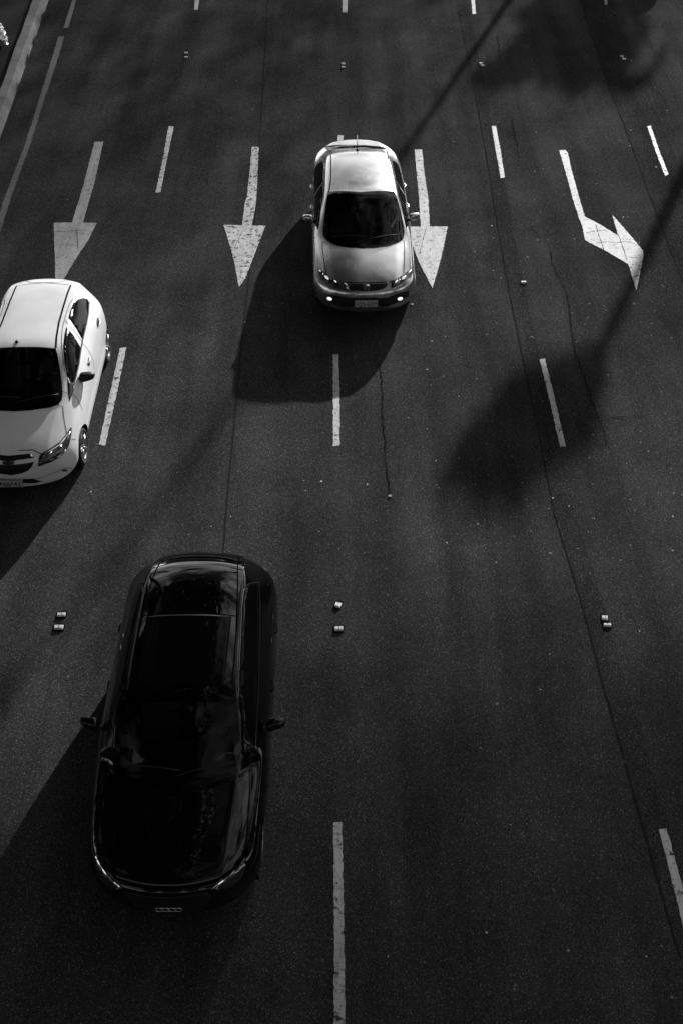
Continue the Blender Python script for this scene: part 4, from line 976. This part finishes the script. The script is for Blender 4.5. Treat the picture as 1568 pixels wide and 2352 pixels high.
# tree whose leaning trunk and round crown throw the blurred shadow over the right-hand lanes
t1 = src(1380, 800, 8.2); t0 = src(1480, 590, 6.9); t2 = src(1568, 400, 5.6)
k_ = (t2 - t1); base = t2 + k_ * (t2.z / max(.1, t1.z - t2.z)) * 1.0; base.z = 0
cl = []
for px, py, h, r_, n_ in ((1330, 860, 8.6, .55, 260), (1290, 900, 8.9, .6, 300), (1230, 900, 9.2, .6, 300), (1320, 960, 8.8, .5, 250), (1180, 960, 9.4, .6, 320), (1250, 985, 9.2, .65, 380), (1120, 1020, 9.6, .55, 320), (1190, 1050, 9.5, .6, 360), (1090, 1080, 9.8, .5, 260), (1140, 1120, 9.8, .45, 220), (1300, 1010, 9.0, .4, 160)):
    q = src(px, py, h); cl.append((q, (r_, r_ * .8, r_ * .42), int(n_ * .9), .13))
tree('street_tree', 'slender leaning tree with a flat crown beside the right-hand lanes', [([base, t2, t0, t1, src(1300, 900, 8.7)], [.26, .16, .14, .12, .08])], cl, G)
cl = []
for px, py, h, r_, n_ in ((1360, 60, 10, 1.0, 520), (1300, 90, 10, 1.1, 600), (1240, 110, 10, 1.0, 480), (1180, 150, 9.8, .8, 300), (1130, 175, 9.6, .6, 170), (1300, 160, 9.4, .8, 380), (1400, 110, 9.8, .9, 420), (1260, 30, 10.5, .9, 380), (1440, 60, 10.2, .7, 200), (1310, 205, 9.2, .4, 110), (1390, 175, 9.5, .5, 180), (1430, 195, 9.4, .35, 100), (1470, 185, 9.5, .3, 80), (1360, -40, 10.8, 1.3, 600)):
    q = src(px, py, h); cl.append((q, (r_, r_ * .9, r_ * .5), int(n_ * .95), .16))
bb = src(1360, 60, 10); arm = [src(*p) for p in ((1400, 170, 9.5), (1450, 200, 9.4), (1500, 160, 9.6), (1535, 90, 10))]
tree('street_tree', 'spreading tree with a hooked branch, farther up beside the right-hand lanes', [([Vector((bb.x + .5, bb.y + .4, 0)), Vector((bb.x + .2, bb.y, 5)), bb], [.35, .26, .14]), ([bb] + arm, [.14, .13, .12, .1, .05])], cl, G)
# unseen trees added, crowns shaped to dim the near, upper and kerb lanes
def shade_crown(name, label, h0, h1, tau, n, region, size=.16, seed=3):
    rnd = random.Random(seed); bm = bmesh.new(); pts = []
    x0, x1, y0, y1 = region
    for _ in range(n):
        gx, gy = rnd.uniform(x0, x1), rnd.uniform(y0, y1)
        v_ = Vector((gx, gy, -CAM_H)); zc = v_.dot(FW); px, py = CX + FPX * v_.x / zc, CY - FPX * v_.dot(UP) / zc
        if rnd.random() > tau(px, py, gx, gy): continue
        h = rnd.uniform(h0, h1); p = Vector((gx - SX * h, gy - SY * h, h)); pts.append(p)
    c_ = sum(pts, Vector()) / len(pts); base = Vector((c_.x + 13, c_.y + 3, 0)); c_ = c_ + Vector((11, 2, -1)); r = props(empty(name, base), label, 'tree', G)
    for p in pts:
        u = Vector((rnd.gauss(0, 1), rnd.gauss(0, 1), rnd.gauss(0, 1))).normalized(); w = u.orthogonal().normalized(); s_ = size * rnd.uniform(.6, 1.3); q_ = p - base
        bm.faces.new([bm.verts.new(q) for q in (q_ - u * s_, q_ + w * s_ * .45, q_ + u * s_, q_ - w * s_ * .45)])
    me = bpy.data.meshes.new('crown'); bm.to_mesh(me); bm.free(); linkme('crown', me, leaf_m, r, smooth=False)
    bm = bmesh.new(); t_ = c_ - base; tube(bm, [(0, 0, 0), (-.3, 0, h0 * .5), t_ - Vector((0, 0, 1.5))], [.4, .3, .2], 9)
    for k in range(14): q_ = pts[k * (len(pts) // 14)] - base; tube(bm, [t_ - Vector((0, 0, 1.6)), (t_ + q_) / 2 - Vector((0, 0, .4)), q_], [.06, .03, .012], 5)
    link('trunk', bm, bark_m, r)
sm = lambda a, b, v: max(0.0, min(1.0, (v - a) / (b - a)))
shade_crown('street_tree', 'unseen open-crowned tree added to dim the near lanes', 19, 23, lambda px, py, gx, gy: (sm(9.5, 3.0, gy) if gx > -3.5 else sm(8.0, 4, gy) * 1.6) if gx > -2.2 else sm(6.6, 3.0, gy) * 1.0, 17000, (-6, 8, 1.0, 10), seed=3)
shade_crown('street_tree', 'unseen thin-leaved tree added to dim the upper lanes and those by the kerb', 13, 16, lambda px, py, gx, gy: max(sm(16.0, 25, gy) * .8 * sm(2.5, -1.5, gx), sm(15.5, 20, gy) * sm(-1.5, -6, gx) * 1.0), 17000, (-13, 8, 15, 36), seed=4)
rnd = random.Random(5)
# tall median tree: it only shows as the dark reflection with ragged edges in the car roofs
cl = []
for _ in range(340):
    x = rnd.uniform(-18, -.6); y = rnd.uniform(2, 34)
    cl.append(((x, y, rnd.uniform(20, 27)), (1.8, 1.8, 1.1), 110, .62))
for _ in range(190): cl.append(((rnd.uniform(-16, 1), rnd.uniform(-26, 3), rnd.uniform(18, 25)), (1.8, 1.8, 1.1), 110, .62))  # crown stretched back, added to darken the windscreen and nose reflections
tree('unseen_tree', 'tall broad tree rising from the verge left of the kerb', [([Vector((-13.5, 27, 0)), Vector((-12.5, 27, 10)), Vector((-10, 27, 20))], [.6, .45, .3])] + [([Vector((-11, 27, 17)), c_[0]], [.16, .04]) for c_ in cl[::6]], cl)
for i, (x, y, lb) in enumerate(((-20, 2, 'dense dark tree beyond the verge, nearest the footbridge'), (-20.5, 11, 'dense dark tree beyond the verge, second from the footbridge'), (-21, 20, 'dense dark tree beyond the verge, third from the footbridge'), (-22, 30, 'dense dark tree beyond the verge, farthest of the row'),
                                (21, 0, 'dense tree right of the avenue, nearest the footbridge'), (21, 9, 'dense tree right of the avenue, second from the footbridge'), (22, 18, 'dense tree right of the avenue, farthest of the row'), (-13, -24, 'dense tree behind the footbridge, left one'), (-4.5, -25, 'dense tree behind the footbridge, second one'), (4, -24, 'dense tree behind the footbridge, third one'), (12.5, -25, 'dense tree behind the footbridge, right one'))):
    cl = [((x + rnd.uniform(-2.2, 2.2), y + rnd.uniform(-4, 4), rnd.uniform(2, 13 if x > 0 else 19)), (1.9, 2.0, 1.6), 110, .45) for _ in range(34 if x > 0 else 60)]  # unseen trees added as a dark backdrop mirrored in the car sides and noses
    tree('unseen_tree', lb, [([Vector((x, y, 0)), Vector((x, y, 5)), Vector((x, y, 11))], [.4, .32, .12])], cl, 'unseen trees added to darken the car reflections')
# the footbridge the view is taken from
br = props(empty('footbridge', (0, -4, 0)), 'concrete footbridge crossing the avenue beneath the viewpoint', 'footbridge')
bm = bmesh.new(); box(bm, Vector((0, -.5, 9.0)), (60, 6.2, .7), None, .03); link('deck', bm, concrete, br, smooth=False)
for yy in (2.52, -3.52):
    bm = bmesh.new(); box(bm, Vector((0, yy, 9.75)), (60, .12, .8)); link('parapet', bm, concrete, br, smooth=False)
for xx in (-13, 13):
    bm = bmesh.new(); box(bm, Vector((xx, -.5, 4.3)), (1.0, 2.2, 8.6), None, .05); link('pier', bm, concrete, br, smooth=False)
# one more car just past the top edge: only the end of its shadow reaches the view
def copy_tree(o, parent=None):
    c_ = o.copy(); COL.objects.link(c_); c_.parent = parent
    for ch in list(o.children): copy_tree(ch, c_)
    return c_
c2 = copy_tree(silver_car.root); c2.name = 'car'; c2.location = (8.7, 32.5, 0); c2['label'] = 'saloon farther up the right-hand lanes, past the top edge'
